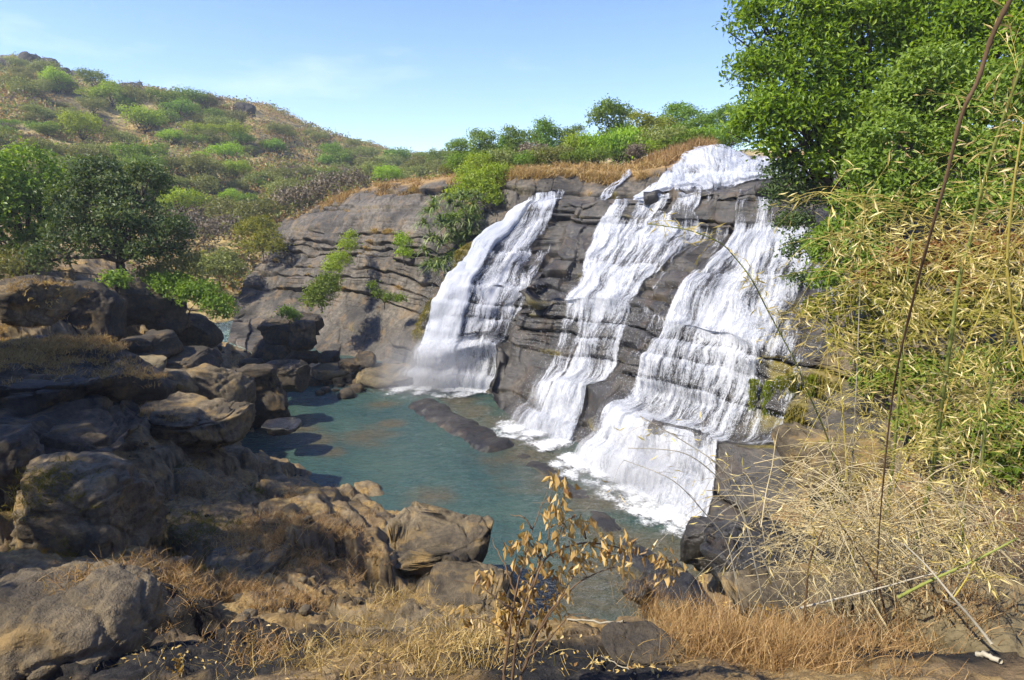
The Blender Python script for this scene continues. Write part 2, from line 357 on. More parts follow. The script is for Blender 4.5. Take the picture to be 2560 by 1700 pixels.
tread = np.interp(V2, [0.7, 0.95, 2.05, 2.3, 5.0, 5.2, 6.1, 6.3], [1, .35, .35, 1, 1, .45, .45, 1]); shelf = 1 - 0.08 * sstep(3.5, 2.9, U2) * sstep(2.6, 1.9, V2)
amp = amp * tread.ravel() * shelf.ravel()
wet0 = WATER.ravel()
disp = np.minimum(nose * amp + rough_ * amp, 0.08) - 0.04
disp = np.where(wet0 > 0.25, np.minimum(disp, -0.03), disp)
CLV = Pf + NB.reshape(-1, 3) * disp[:, None]
# wetness, moss, straw as surface states
wet = WATER.copy()
for _ in range(14):
    wet[1:-1, 1:-1] = np.maximum(wet[1:-1, 1:-1] * 0.98, 0.25 * (wet[:-2, 1:-1] + wet[2:, 1:-1] + wet[1:-1, :-2] + wet[1:-1, 2:]))
wet = np.clip(wet, 0, 1)
splash = np.clip(sstep(3.3, 4.0, U2) * sstep(13.0, 12.4, U2) * sstep(6.0, 4.0, V2) * 0.85, 0, 1)
wet = np.maximum(wet, splash)
mn = fbm(Pf, 0.6, 4).reshape(NU, NV)
nz = norm(np.stack([NB[:, :, 2]], -1) * 0 + NB)[:, :, 2]
moss = sstep(0.15, 0.45, mn + 0.1) * np.maximum(sstep(0.15, 0.5, wet) * sstep(1.0, 0.75, WATER), 0.25) * sstep(0.30, 0.05, fr.reshape(NU, NV)) * 0.9
mossy = sstep(12.0, 12.2, U2) * sstep(13.2, 12.7, U2) * sstep(3.05, 2.8, V2) * sstep(1.0, 1.4, V2)
moss = np.clip(np.maximum(moss, mossy * sstep(-0.1, 0.2, mn)), 0, 1)
mossA = sstep(3.35, 3.55, U2) * sstep(4.0, 3.85, U2) * sstep(4.6, 3.6, V2) * sstep(1.7, 2.1, V2)
moss = np.maximum(moss, mossA * sstep(-0.25, 0.1, mn))
sn = fbm(Pf, 0.45, 4).reshape(NU, NV)
straw = np.clip(sstep(6.75, 7.25, V2 + sn * 0.8) + sstep(0.18, 0.42, sn) * sstep(0.35, 0.15, fr.reshape(NU, NV)) * 0.9 * sstep(0.3, 0.05, wet), 0, 1) * (1 - WATER)
cl_me = mesh_np('cliff', CLV, grid_faces(NU, NV), {'wet': wet.ravel(), 'moss': moss.ravel(), 'straw': straw.ravel()})
link('cliff', cl_me, M['cliff'], kind='structure')

# ------------------------------------------------------------------ waterfalls
def mat_fall(seed, thr, name):
    t = NT(name); uv = t.uv(); d = t.attr('dens')
    wv = t.noise(t.scale(uv, (0.5, 0.5, 1), (seed, 9, 0)), 1.0, 2, 0.5)
    cmb = t.n('ShaderNodeCombineXYZ'); sp_ = t.sep(uv); t.put(cmb.inputs[0], t.math('ADD', sp_[0], t.math('MULTIPLY', wv, 0.8))); t.put(cmb.inputs[1], sp_[1]); uv2 = cmb.outputs[0]
    s0 = t.noise(t.scale(uv2, (0.8, 0.18, 1), (seed * 5, 3, 0)), 1.0, 3, 0.55)
    s1 = t.noise(t.scale(uv2, (4.2, 0.36, 1), (seed, 0, 0)), 1.0, 5, 0.66)
    s2 = t.noise(t.scale(uv2, (11.0, 1.5, 1), (seed * 2, 3, 0)), 1.0, 4, 0.7, 0.4)
    s3 = t.noise(t.scale(uv2, (20.0, 9.0, 1), (0, seed, 0)), 1.0, 3, 0.75, 0.5)
    n = t.math('ADD', t.math('ADD', t.math('MULTIPLY', s1, 0.42), t.math('MULTIPLY', s2, 0.28)), t.math('MULTIPLY', s3, 0.30))
    n = t.math('ADD', n, t.math('MULTIPLY', t.math('SUBTRACT', s0, 0.5), 0.60))
    x = t.math('ADD', t.math('MULTIPLY', t.math('SUBTRACT', d, 1.0), 0.40), n)
    a = t.sm(x, thr - 0.06, thr + 0.13)
    a = t.math('MULTIPLY', a, t.sm(d, 0.02, 0.3))
    col = t.ramp(n, [(0.30, (0.34, 0.37, 0.44)), (0.48, (0.58, 0.61, 0.67)), (0.68, (0.78, 0.79, 0.82))])
    nb = t.bump(t.math('ADD', t.math('MULTIPLY', s1, 0.45), t.math('ADD', t.math('MULTIPLY', s2, 0.4), t.math('MULTIPLY', s3, 0.35))), 0.8, 0.22)
    df = t.pbsdf(col, 0.45, nb, 0.4)
    tl = t.n('ShaderNodeBsdfTranslucent'); tl.inputs[0].default_value = (0.8, 0.83, 0.88, 1)
    mx = t.n('ShaderNodeMixShader'); mx.inputs[0].default_value = 0.25; t.l(df, mx.inputs[1]); t.l(tl.outputs[0], mx.inputs[2])
    tr = t.n('ShaderNodeBsdfTransparent'); m2 = t.n('ShaderNodeMixShader'); t.put(m2.inputs[0], a)
    t.l(tr.outputs[0], m2.inputs[1]); t.l(mx.outputs[0], m2.inputs[2])
    return t.done(m2.outputs[0])
M['fall1'] = mat_fall(1.7, 0.43, 'falling_water')
M['fall2'] = mat_fall(7.3, 0.515, 'falling_water_outer')
dd = disp.reshape(NU, NV).copy(); mx_ = dd.copy()
for k_ in range(1, 9): mx_[:, :-k_] = np.maximum(mx_[:, :-k_], dd[:, k_:] - 0.012 * k_)      # water leaving a lip hangs clear of the rock below it
for k_ in range(1, 4): mx_ = np.maximum(mx_, np.roll(mx_, 1, 0) - .02); mx_ = np.maximum(mx_, np.roll(mx_, -1, 0) - .02)
for _ in range(10): mx_[1:-1, 1:-1] = (mx_[1:-1, 1:-1] * 2 + mx_[:-2, 1:-1] + mx_[2:, 1:-1] + mx_[1:-1, :-2] + mx_[1:-1, 2:]) / 6
WOFF = mx_.ravel(); LIP = (sstep(0.35, 0.95, fr) * 0.5 - sstep(0.35, 0.0, fr) * 0.5) * sstep(0.3, 1.0, thick)   # thicker where it rolls over a lip
def sheet(name, D, off, mat, seed, parent, thr=0.03):
    mask = D > thr
    # keep quads with any wet corner
    q = mask[:-1, :-1] | mask[1:, :-1] | mask[:-1, 1:] | mask[1:, 1:]
    F = grid_faces(NU, NV)[q.ravel()]
    used = np.unique(F); idx = np.full(NU * NV, -1); idx[used] = np.arange(len(used))
    P = Pf[used]; N = NB.reshape(-1, 3)[used]
    uv = np.stack([np.repeat(alongU, NV)[used], -alongV.ravel()[used]], 1)
    rip = fbm(np.stack([uv[:, 0] * 2.2, uv[:, 1] * 0.5, uv[:, 0] * 0 + seed], 1), 1.0, 4)
    o_ = off * (0.6 + 0.4 * np.clip(D.ravel()[used], 0, 1.6)) + rip * 0.05 + 0.05
    N2 = N.copy()
    P2 = P + N2 * (WOFF[used] + np.maximum(o_, 0.03))[:, None]
    me = mesh_np(name, P2, idx[F], {'dens': D.ravel()[used] + LIP[used] * 0.20 * (D.ravel()[used] > 0.15)}, uv=uv)
    return link(name, me, mat, parent)
def mat_veil():
    t = NT('spray_veil'); uv = t.uv(); d = t.attr('dens'); n = t.noise(t.scale(uv, (1.2, 0.5, 1)), 1.0, 5, 0.65); f = t.noise(t.scale(uv, (9, 3.5, 1)), 1.0, 3, 0.7)
    a = t.math('MULTIPLY', t.math('MULTIPLY', t.sm(t.math('ADD', t.math('MULTIPLY', n, .65), t.math('MULTIPLY', f, .35)), 0.38, 0.72), t.sm(d, 0.1, 1.1)), 0.6)
    df = t.n('ShaderNodeBsdfDiffuse'); df.inputs[0].default_value = (0.78, 0.80, 0.84, 1); tl = t.n('ShaderNodeBsdfTranslucent'); tl.inputs[0].default_value = (0.78, 0.80, 0.84, 1)
    mx = t.n('ShaderNodeMixShader'); mx.inputs[0].default_value = 0.4; t.l(df.outputs[0], mx.inputs[1]); t.l(tl.outputs[0], mx.inputs[2])
    tr = t.n('ShaderNodeBsdfTransparent'); m2 = t.n('ShaderNodeMixShader'); t.put(m2.inputs[0], a); t.l(tr.outputs[0], m2.inputs[1]); t.l(mx.outputs[0], m2.inputs[2]); return t.done(m2.outputs[0])
M['veil'] = mat_veil()
FL = {'left': 'broad white waterfall on the left, pouring in one dense column into the pool',
      'centre': 'middle waterfall stepping down over several ledges between bare rock faces',
      'right': 'widest waterfall on the right, fanning over a slab to the lowest apron',
      'upper': 'top waterfall spilling over the highest crest under the big green tree',
      'side': 'thin trickle of white water beside the straw grass near the crest'}
for k, lab in FL.items():
    r = empty('waterfall', (0, 0, 0), lab, 'waterfall', 'tiers of the waterfall')
    sheet('water_sheet', DENS[k], 0.06, M['fall1'], 1.0, r)
    sheet('outer_water_sheet', DENS[k] * 0.98, 0.24, M['fall2'], 5.0, r)
    if k in ('left', 'centre', 'right'):
        Dv = DENS[k].copy()
        for _ in range(25): Dv[1:-1, 1:-1] = (Dv[1:-1, 1:-1] + Dv[:-2, 1:-1] + Dv[2:, 1:-1] + Dv[1:-1, :-2] + Dv[1:-1, 2:]) / 5
        sheet('spray_veil', Dv * sstep(2.6, 0.3, V2) * (1.15 if k == 'left' else .9), 0.5, M['veil'], 9.0, r, 0.05)

# ------------------------------------------------------------------ ground: near bank, left slope, river bed, right bank
GC = []   # control points (x, y, z)
def g(px, py, Y): GC.append(at(px, py, Y))
def gz(px, py, z): GC.append(atz(px, py, z))
for p in [(0,0,8.3),(-2,0.5,8.4),(2.5,0.5,8.2),(0,-6,9.0),(-6,-5,9.3),(6,-5,9.5),(-9,0,8.3),(9,0,9.0),(-6,4,5.6),(7,4,7.5),(12,4,8.5),(16,10,10),(-14,4,8.5),(-22,10,13),(-25,0,14)]: GC.append(np.array(p, float))
for a in [(1280,1698,2.9),(1000,1690,3.6),(700,1690,4.3),(400,1690,4.6),(1700,1690,3.5),(2100,1690,4.0),(2500,1690,4.2),
          (1340,1570,4.9),(1150,1600,5.0),(1050,1500,7.6),(900,1500,8.4),(900,1600,6.0),(700,1560,6.8),(500,1560,6.8),(560,1350,12.6),(750,1400,11.5),(850,1400,11.4),
          (700,1240,16.0),(600,1200,17.5),(480,1150,18.8),(360,1200,15),(380,1400,11),(300,1550,7.5),(820,1290,14.5),(930,1330,13.5),
          (1600,1560,5.2),(1450,1600,4.6),(1850,1560,6.2),(2000,1600,5.4),(2200,1600,5.4),(2400,1550,5.6),(2300,1400,7.6),(2100,1400,9.0),(2050,1180,14.2),(2150,1250,12),(2350,1200,11),(2500,1100,11.5),(2500,1300,8.5),
          (700,1225,16.2),(790,1240,14.6),(880,1310,12.9),(850,1380,11.7),(620,1390,11.2),(880,1470,8.9),(1010,1530,7.5),(950,1400,10.9),(1000,1335,13.2),(1060,1455,10.4),(640,1185,17.6),(470,1060,19.9),(400,1220,15.2),(250,1270,13),(540,1160,18.6),(330,1100,17.5),
          (300,1020,22),(150,1200,15.5),(60,1000,16),(150,900,19),(50,760,22.5),(230,800,26),(330,740,32),(420,720,38),(330,690,42),(100,690,34),(0,690,32),(-200,700,24),(-300,900,18),(-400,560,30),(-100,560,45),
          (450,860,33),(500,780,44),(560,740,54),(440,700,52),(570,700,62),(450,650,62),(250,640,55),(0,620,52)]: g(*a)
for a in [(560,1060,0.4),(520,1010,.6),(600,1120,0.5),(585,935,.5),(660,850,.7),(545,890,.6),(620,800,1.0)]: gz(*a)
POOLPTS = [(650,1080),(700,1000),(800,960),(900,980),(800,1100),(900,1180),(1000,1100),(1100,1050),(1200,1150),(1100,1230),(1250,1250),(1350,1250),(1300,1350),(1450,1350),(1400,1450),(1550,1400),(1600,1330),(1650,1420),(950,1020),(740,1150),(1200,1320)]
for a in POOLPTS: gz(*a, -1.2)
for a in [(605,880),(590,870),(630,885),(610,895),(575,862)]: gz(*a, -0.5)
for a in [(760,935),(720,940),(700,960)]: gz(*a, -0.8)
for p in [(2.0,10.5,-0.8),(0.5,12.5,-1.0),(5,11.5,-0.5),(-2,11.5,0.6),(3.0,8.8,2.5),(-0.5,9.5,2.6),(1,7.3,4.6),(4.5,7.8,4.0),(6.5,9.5,2.4)]: GC.append(np.array(p, float))
for p in [(-10,40,-0.6),(0,36,-2),(8,30,-2),(5,25,-2),(8,20,-2),(-20,60,0),(0,60,-2),(20,40,-1),(20,60,-1),(13,22,4),(16,16,8),(25,20,13),(-40,70,6),(-50,40,14),(-45,20,17)]: GC.append(np.array(p, float))
GC = np.array(GC)
def tps_fit(XY, Z, lam=0.02):
    n = len(XY); d = np.linalg.norm(XY[:, None] - XY[None], axis=2)
    K = np.where(d > 0, d * d * np.log(d + 1e-9), 0) + lam * np.eye(n) * 10
    Pm = np.hstack([np.ones((n, 1)), XY]); A = np.block([[K, Pm], [Pm.T, np.zeros((3, 3))]])
    return np.linalg.solve(A, np.concatenate([Z, np.zeros(3)]))
_w = tps_fit(GC[:, :2] / 10, GC[:, 2])
def ground_z0(XY):
    XY = np.asarray(XY, float) / 10; out = np.zeros(len(XY)); C = GC[:, :2] / 10
    for s in range(0, len(XY), 40000):
        q = XY[s:s + 40000]; d = np.linalg.norm(q[:, None] - C[None], axis=2)
        out[s:s + 40000] = (np.where(d > 0, d * d * np.log(d + 1e-9), 0) @ _w[:-3]) + _w[-3] + q @ _w[-2:]
    return out
def ground_z(XY):
    XY = np.asarray(XY, float); z = ground_z0(XY); P = np.stack([XY[:, 0], XY[:, 1], XY[:, 0] * 0], 1)
    r = np.hypot(XY[:, 0], XY[:, 1]); a = np.clip(r / 9, 0.25, 1.0)
    n = fbm(P, 0.30, 3) * 0.45 * a + fbm(P, 1.1, 4, 0.55) * 0.22 * a + fbm(P, 4.0, 3) * 0.05
    zz = z + n
    q = zz / 0.55 + fbm(P, 0.25, 2)
    k = sstep(5.0, 9.0, r) * 0.7
    zz = zz + k * (0.55 * sstep(0.25, 0.85, q % 1.0) - 0.55 * (q % 1.0))
    Pw = P + 0.35 * np.stack([fbm(P, 0.6, 2), fbm(P + 7.7, 0.6, 2), P[:, 0] * 0], 1); Pw[:, 2] = 0.5
    f1, f2, rid = worley(Pw, 0.5); ck = sstep(4.0, 8.0, r); zz = zz + ck * ((rid - 0.5) * 0.60 - sstep(0.07, 0.0, f2 - f1) * 0.22)
    f1, f2, rid = worley(Pw * np.array([1, 1, 0]) + 0.5, 2.2); ck = sstep(2.5, 5.0, r); zz = zz + ck * ((rid - 0.5) * 0.07 - sstep(0.08, 0.0, f2 - f1) * 0.04) + ck * fbm(P, 2.2, 4, 0.6) * 0.10
    th = np.arctan2(XY[:, 0], np.maximum(XY[:, 1], 0.01)); rb = np.interp(th, CB_T, CB_R, left=1e9, right=1e9)
    beyond = sstep(-0.6, 1.2, r - rb)
    beyond *= sstep(CB_T[0] - 0.05, CB_T[0] + 0.03, th) * sstep(CB_T[-1] + 0.05, CB_T[-1] - 0.02, th)
    return zz * (1 - beyond) + beyond * np.minimum(zz, -1.5)
_cb = ctrl[:13, 0]; _t = np.arctan2(_cb[:, 0], _cb[:, 1]); _o = np.argsort(_t); CB_T = _t[_o]; CB_R = np.hypot(_cb[:, 0], _cb[:, 1])[_o]
CB_T = np.concatenate([[CB_T[0] - 0.1], CB_T, [CB_T[-1] + 0.1]]); CB_R = np.concatenate([[CB_R[0] + 6], CB_R, [CB_R[-1]]])
NA, NR = 760, 520
ang = np.radians(np.concatenate([np.linspace(-115, -48, 60)[:-1], np.linspace(-48, 48, NA - 118), np.linspace(48, 115, 60)[1:]])); rad = np.geomspace(0.7, 95, NR)
AA, RR = np.meshgrid(ang, rad, indexing='ij')
GX = (np.sin(AA) * RR).ravel(); GY = (np.cos(AA) * RR).ravel()
GZ = ground_z(np.stack([GX, GY], 1))
GZ = np.minimum(GZ, 26)
def blob_attr(X, Y, blobs, nscale=0.9):
    P = np.stack([X, Y, X * 0], 1); n = fbm(P, nscale, 4) * 0.55; out = np.zeros(len(X))
    for (bx, by, br) in blobs:
        out = np.maximum(out, sstep(1.0, 0.55, np.hypot(X - bx, Y - by) / br + n))
    return out
def pg(px, py, Y): q = at(px, py, Y); return q[0], q[1]
burn = blob_attr(GX, GY, [(*pg(480,1600,5.6), 1.5), (*pg(650,1620,5.2), 1.2), (*pg(330,1500,7.5), 1.2), (*pg(1400,1640,3.8), 1.0), (*pg(1250,1680,3.0), 0.5), (*pg(820,1480,8.6), 0.9), (*pg(2250,1640,4.6), 1.0)], 1.3)
rocky = blob_attr(GX, GY, [(*pg(300,1000,22), 9), (*pg(480,1150,18.5), 3.0), (*pg(1050,1550,6.4), 1.2), (*pg(620,1430,10.5), .8), (*pg(830,1300,14), 1.0), (-14, 40, 22), (-2, 22, 9), (3, 12, 3.2), (*pg(1900,1450,9.5), 2.6), (*pg(1780,1500,8.0), 1.4)], 0.7)
litter = blob_attr(GX, GY, [(*pg(2100,1220,12.5), 3.0), (*pg(2300,1300,9.5), 2.5), (*pg(1980,1200,14), 1.6)], 0.9)
rough_g = GZ * 0
def mat_ground():
    t = NT('dry_earth_and_rock'); p = t.pos()
    f = t.noise(p, 7, 6, 0.7); m = t.noise(p, 1.2, 5, 0.65); fi = t.noise(p, 40, 4, 0.7)
    straw = t.ramp(f, [(0.28, (0.10, 0.06, 0.025)), (0.48, (0.25, 0.165, 0.065)), (0.66, (0.38, 0.27, 0.115))])
    earth = t.ramp(f, [(0.3, (0.08, 0.055, 0.03)), (0.55, (0.20, 0.14, 0.075)), (0.7, (0.28, 0.20, 0.11))])
    rock = t.ramp(t.noise(p, 2.6, 6, 0.7), [(0.28, (0.05, 0.04, 0.026)), (0.5, (0.18, 0.138, 0.082)), (0.7, (0.30, 0.23, 0.135))])
    c = t.mix(t.sm(m, 0.42, 0.58), earth, straw)
    c = t.mix(t.math('MULTIPLY', t.attr('rocky'), t.sm(m, 0.60, 0.45)), c, rock)
    # steep faces show rock
    nzv = normal_z(t)
    c = t.mix(t.sm(nzv, 0.82, 0.62), c, rock)
    lit = t.ramp(t.noise(p, 18, 3, 0.8), [(0.35, (0.06, 0.035, 0.018)), (0.5, (0.20, 0.125, 0.065)), (0.65, (0.34, 0.235, 0.13))])
    c = t.mix(t.attr('litter'), c, lit)
    ash = t.ramp(f, [(0.35, (0.008, 0.008, 0.009)), (0.58, (0.03, 0.027, 0.024)), (0.72, (0.09, 0.07, 0.05))])
    c = t.mix(t.attr('burn'), c, ash)
    h = t.math('ADD', t.math('MULTIPLY', f, 0.7), t.math('MULTIPLY', fi, 0.25))
    return t.done(t.pbsdf(c, 0.9, t.bump(h, 0.9, 0.10), 0.2))
M['ground'] = mat_ground()
gme = mesh_np('ground', np.stack([GX, GY, GZ], 1), grid_faces(NA, NR)[:, ::-1], {'burn': burn, 'rocky': rocky, 'litter': litter})
link('ground', gme, M['ground'], kind='structure')
def gpos(px, py, Y, dz=0.0):
    """a point on the ground under the pixel column, at distance Y"""
    q = at(px, py, Y); z = float(ground_z(np.array([[q[0], q[1]]]))[0]); return np.array([q[0], q[1], z + dz])
def ghit(px, py, y0=2.0, y1=90.0):
    """where the view ray first meets the ground sheet"""
    Ys = np.geomspace(y0, y1, 500); a, b, c = ray(px, py); T = Ys / b
    X = a * T; Z = CAMZ + c * T; gz_ = ground_z(np.stack([X, Ys], 1)); k = np.argmax(Z < gz_)
    return np.array([X[k], Ys[k], gz_[k]])

# ------------------------------------------------------------------ hill
RIDGE = [(-900,260,240),(-450,215,235),(-200,190,230),(0,168,230),(70,160,230),(200,205,222),(440,236,215),(650,280,210),(740,318,215),(850,352,230),(950,378,260),(1080,402,300),(1250,405,320),(1500,405,330),(1900,400,330),(2600,395,330)]
HBASE = [(-900,560,60),(-450,560,60),(-200,560,60),(0,540,65),(70,540,66),(200,545,70),(440,550,75),(650,560,80),(740,540,82),(850,520,84),(950,490,86),(1080,465,90),(1250,450,100),(1500,440,105),(1900,430,105),(2600,430,105)]
RW = np.array([at(*a) for a in RIDGE]); BW = np.array([at(*a) for a in HBASE])
NH, NT_ = 420, 260
hu = np.linspace(0, len(RIDGE) - 1, NH); Rr = cat_rom(RW, hu); Bb = cat_rom(BW, hu)
tt = np.concatenate([np.linspace(-0.10, 0, 24)[:-1], np.linspace(0, 1.6, NT_ - 23)])
def hill_pt(Rr_, Bb_, t):
    d = (Rr_ - Bb_)
    s = np.where(t < 0, t * 0.5, np.where(t < 1, t + 0.10 * np.sin(np.pi * np.clip(t, 0, 1)), 1 - (t - 1) * 0.8))
    P = Bb_ + d * t[..., None] * np.where(t < 0, 2.2, 1.0)[..., None]; P[..., 2] = Bb_[..., 2] + d[..., 2] * s * (t >= 0) - np.where(t < 0, -t * 70, 0)
    return P
HP = hill_pt(Rr[:, None], Bb[:, None], np.broadcast_to(tt[None, :], (NH, NT_))).reshape(-1, 3)
def hill_noise(P):
    Q = np.stack([P[:, 0], P[:, 1], P[:, 0] * 0], 1)
    return fbm(Q, 0.02, 4) * 5.0 + fbm(Q, 0.09, 4, ridged=True) * 1.5 + fbm(Q, 0.4, 3) * 0.35
tt2 = np.broadcast_to(tt[None, :], (NH, NT_)).ravel()
hamp = np.interp(tt2, [-0.09, 0, 0.3, 0.85, 1.0, 1.6], [0.3, 0.4, 1, 0.9, 0.25, 0.3])
HP[:, 2] += hill_noise(HP) * hamp
# craggy outcrop along the left ridge
crg = sstep(0.86, 0.97, tt2) * sstep(1.12, 1.02, tt2) * sstep(6.6, 5.0, np.repeat(hu, NT_))
HP[:, 2] += crg * np.maximum(fbm(np.stack([HP[:, 0], HP[:, 1], HP[:, 0] * 0], 1), 0.10, 5, 0.6), 0) * 8.0
def mat_hill():
    t = NT('hill_slope'); p = t.pos()
    n = t.noise(p, 0.09, 7, 0.65); f = t.noise(p, 0.8, 5, 0.7)
    c = t.ramp(n, [(0.3, (0.08, 0.075, 0.045)), (0.44, (0.18, 0.15, 0.075)), (0.54, (0.42, 0.32, 0.14)), (0.7, (0.54, 0.42, 0.20))])
    c = t.mix(t.sm(f, 0.48, 0.66), c, (0.075, 0.062, 0.045))
    c = t.mix(t.sm(normal_z(t), 0.80, 0.6), c, (0.06, 0.055, 0.05))
    return t.done(t.pbsdf(c, 0.95, t.bump(f, 0.8, 0.8), 0.1))
M['hill'] = mat_hill()
link('hill', mesh_np('hill', HP, grid_faces(NH, NT_)), M['hill'], kind='structure')
def hill_at(px, t):
    """point on the hill slope: along the ridge by px, t from 0 (foot) to 1 (ridge)"""
    xs = [r[0] for r in RIDGE]; u = np.interp(px, xs, np.arange(len(xs))); i = int(round(u / (len(RIDGE) - 1) * (NH - 1)))
    j = int(np.argmin(np.abs(tt - t))); return HP[i * NT_ + j]
_hd = np.stack([HP[:, 0], HP[:, 1] * CT - (HP[:, 2] - CAMZ) * ST, HP[:, 1] * ST + (HP[:, 2] - CAMZ) * CT], 1)
_hpx = 1280 + FPX * _hd[:, 0] / np.maximum(_hd[:, 1], 1); _hpy = 850 - FPX * _hd[:, 2] / np.maximum(_hd[:, 1], 1)
def hill_px(px, py):
    """the spot on the visible side of the hill that lies towards this direction"""
    d = (_hpx - px) ** 2 + (_hpy - py) ** 2 + np.where(tt2 > 1.0, 1e7, 0) + np.where(tt2 < -0.1, 1e6, 0); return HP[int(np.argmin(d))]

# ------------------------------------------------------------------ pool
SHOAL = [(1330,1130,2.6),(1250,1060,2.0),(1400,1180,2.4),(1480,1250,2.0),(1520,1330,1.6),(1180,1030,1.8),(1150,1000,1.4),(1650,1400,2.2),(1550,1430,2.2),(1450,1480,2.0),(1720,1450,1.5),(720,1070,1.7),(790,1100,1.2),(920,1090,1.5),(980,1060,.8),(830,1130,.7),(960,1010,1.0),(960,955,2.2),(1080,1240,1.0),(1600,1490,1.5),(860,990,.8)]
def mat_pool():
    t = NT('pool_water'); p = t.pos()
    r1 = t.noise(t.scale(p, (1.0, 1.8, 1)), 1.3, 4, 0.6, 0.6); r2 = t.noise(t.scale(p, (1, 1.6, 1)), 4.5, 4, 0.6, 0.4); r3 = t.noise(p, 15, 3, 0.6)
    h = t.math('ADD', t.math('ADD', t.math('MULTIPLY', r1, 0.6), t.math('MULTIPLY', r2, 0.40)), t.math('MULTIPLY', r3, 0.12))
    n = t.noise(p, 0.25, 3, 0.6)
    deep = t.ramp(n, [(0.35, (0.028, 0.062, 0.055)), (0.65, (0.048, 0.086, 0.064))])
    c = t.mix(t.attr('shoal'), deep, t.ramp(t.noise(p, 3, 5, 0.7), [(0.3, (0.055, 0.042, 0.018)), (0.7, (0.13, 0.092, 0.040))]))
    return t.done(t.pbsdf(c, 0.035, t.bump(h, 0.9, 0.30), 0.75, IOR=1.42))
M['pool'] = mat_pool()
px_ = np.linspace(-26, 12, 400); py_ = np.linspace(8, 54, 440)
PX, PY = np.meshgrid(px_, py_, indexing='ij'); PXr, PYr = PX.ravel(), PY.ravel()
sh = np.zeros(len(PXr)); PQ = np.stack([PXr, PYr * 1.5, PXr * 0], 1); nn = fbm(PQ, 0.6, 5, 0.6) * 0.9; PZ = fbm(PQ, 0.9, 3) * 0.030 + fbm(PQ + 7, 2.6, 2) * 0.014
for (a, b, r) in SHOAL:
    q = atz(a, b, 0); sh = np.maximum(sh, 0.7 * sstep(1.2, 0.1, np.hypot(PXr - q[0], PYr - q[1]) / r + nn))
link('water', mesh_np('water', np.stack([PXr, PYr, PZ], 1), grid_faces(400, 440), {'shoal': sh}), M['pool'], kind='structure')

qp = atz(606, 880, 0.05); an = np.linspace(0, 2 * math.pi, 40, endpoint=False); pr = 1 + 0.15 * np.sin(3 * an + 1)
pv_ = np.concatenate([[[qp[0], qp[1], 0.08]], np.column_stack([qp[0] + 1.5 * pr * np.cos(an), qp[1] + 3.2 * pr * np.sin(an), np.full(40, 0.08)])]); pf_ = np.array([[0, 1 + i, 1 + (i + 1) % 40] for i in range(40)])
link('water', mesh_np('water', pv_, pf_, {'shoal': np.zeros(41)}), M['pool'], kind='structure')

# ------------------------------------------------------------------ boulders
_ico = {}
def ico(sub):
    if sub not in _ico:
        bm = bmesh.new(); bmesh.ops.create_icosphere(bm, subdivisions=sub, radius=1.0)
        V = np.array([v.co[:] for v in bm.verts]); F = np.array([[v.index for v in f.verts] for f in bm.faces]); bm.free()
        _ico[sub] = (V, F)
    return _ico[sub]
def rock_mesh(name, size, seed, sub=5, cuts=9, box=0.7, flat=0.0, lay=0.0, tilt=(0, 0)):
    V, F = ico(sub); rs = np.random.RandomState(seed)
    P = np.sign(V) * np.abs(V) ** (box * 0.85); P = P / np.max(np.abs(P), axis=0)
    for k in range(cuts + 5):
        n = rs.normal(size=3); n[2] *= 0.7; n /= np.linalg.norm(n); d0 = rs.uniform(0.60, 0.92) * (np.abs(n).sum() ** 0.5)
        d = P @ n; P = P - np.maximum(d - d0, 0)[:, None] * n * 0.97
    if flat:
        n = np.array([tilt[0], tilt[1], 1.0]); n /= np.linalg.norm(n); d = P @ n; P = P - np.maximum(d - flat, 0)[:, None] * n * 0.96
    S = np.array(size) / 2; P = P * S; m = float(S.mean()); o = rs.uniform(-50, 50, 3)
    N = norm(P / S ** 2)
    Q = P / m + o; Wq = Q + 0.18 * np.stack([fbm(Q, 1.1, 2), fbm(Q + 9, 1.1, 2), fbm(Q + 19, 1.1, 2)], 1)
    dsp = fbm(Q, 0.8, 3) * 0.09 * m + fbm(Q, 3.0, 5, 0.62) * 0.055 * m
    f1, f2, rid = worley(Wq * np.array([1, 1, 1.5]), 0.95); dsp += (rid - 0.5) * 0.20 * m - sstep(0.07, 0.0, f2 - f1) * 0.05 * m
    f1, f2, rid = worley(Wq * np.array([1, 1, 1.6]), 2.6); dsp += (rid - 0.5) * 0.075 * m - sstep(0.08, 0.0, f2 - f1) * 0.02 * m
    lay = lay if lay else 1.3
    ax = rs.uniform(-0.35, 0.35, 2)
    z = P[:, 2] / m + (P[:, :2] @ ax) / m + fbm(Q, 0.6, 3) * 0.30
    q = (z * lay) % 1.0; side = 1 - np.abs(N[:, 2]); k2 = np.floor(z * lay)
    dsp = dsp - sstep(0.20, 0.0, q) * 0.12 * m * side * sstep(-0.5, 0.2, fbm(Q, 0.7, 2)) + (((k2 * 0.618) % 1.0) - 0.5) * 0.10 * m * side
    # cracks
    cr = np.abs(fbm(Q + 31.0, 0.9, 3)); dsp = dsp - sstep(0.05, 0.0, cr) * 0.06 * m
    return mesh_np(name, P + N * dsp[:, None], F)
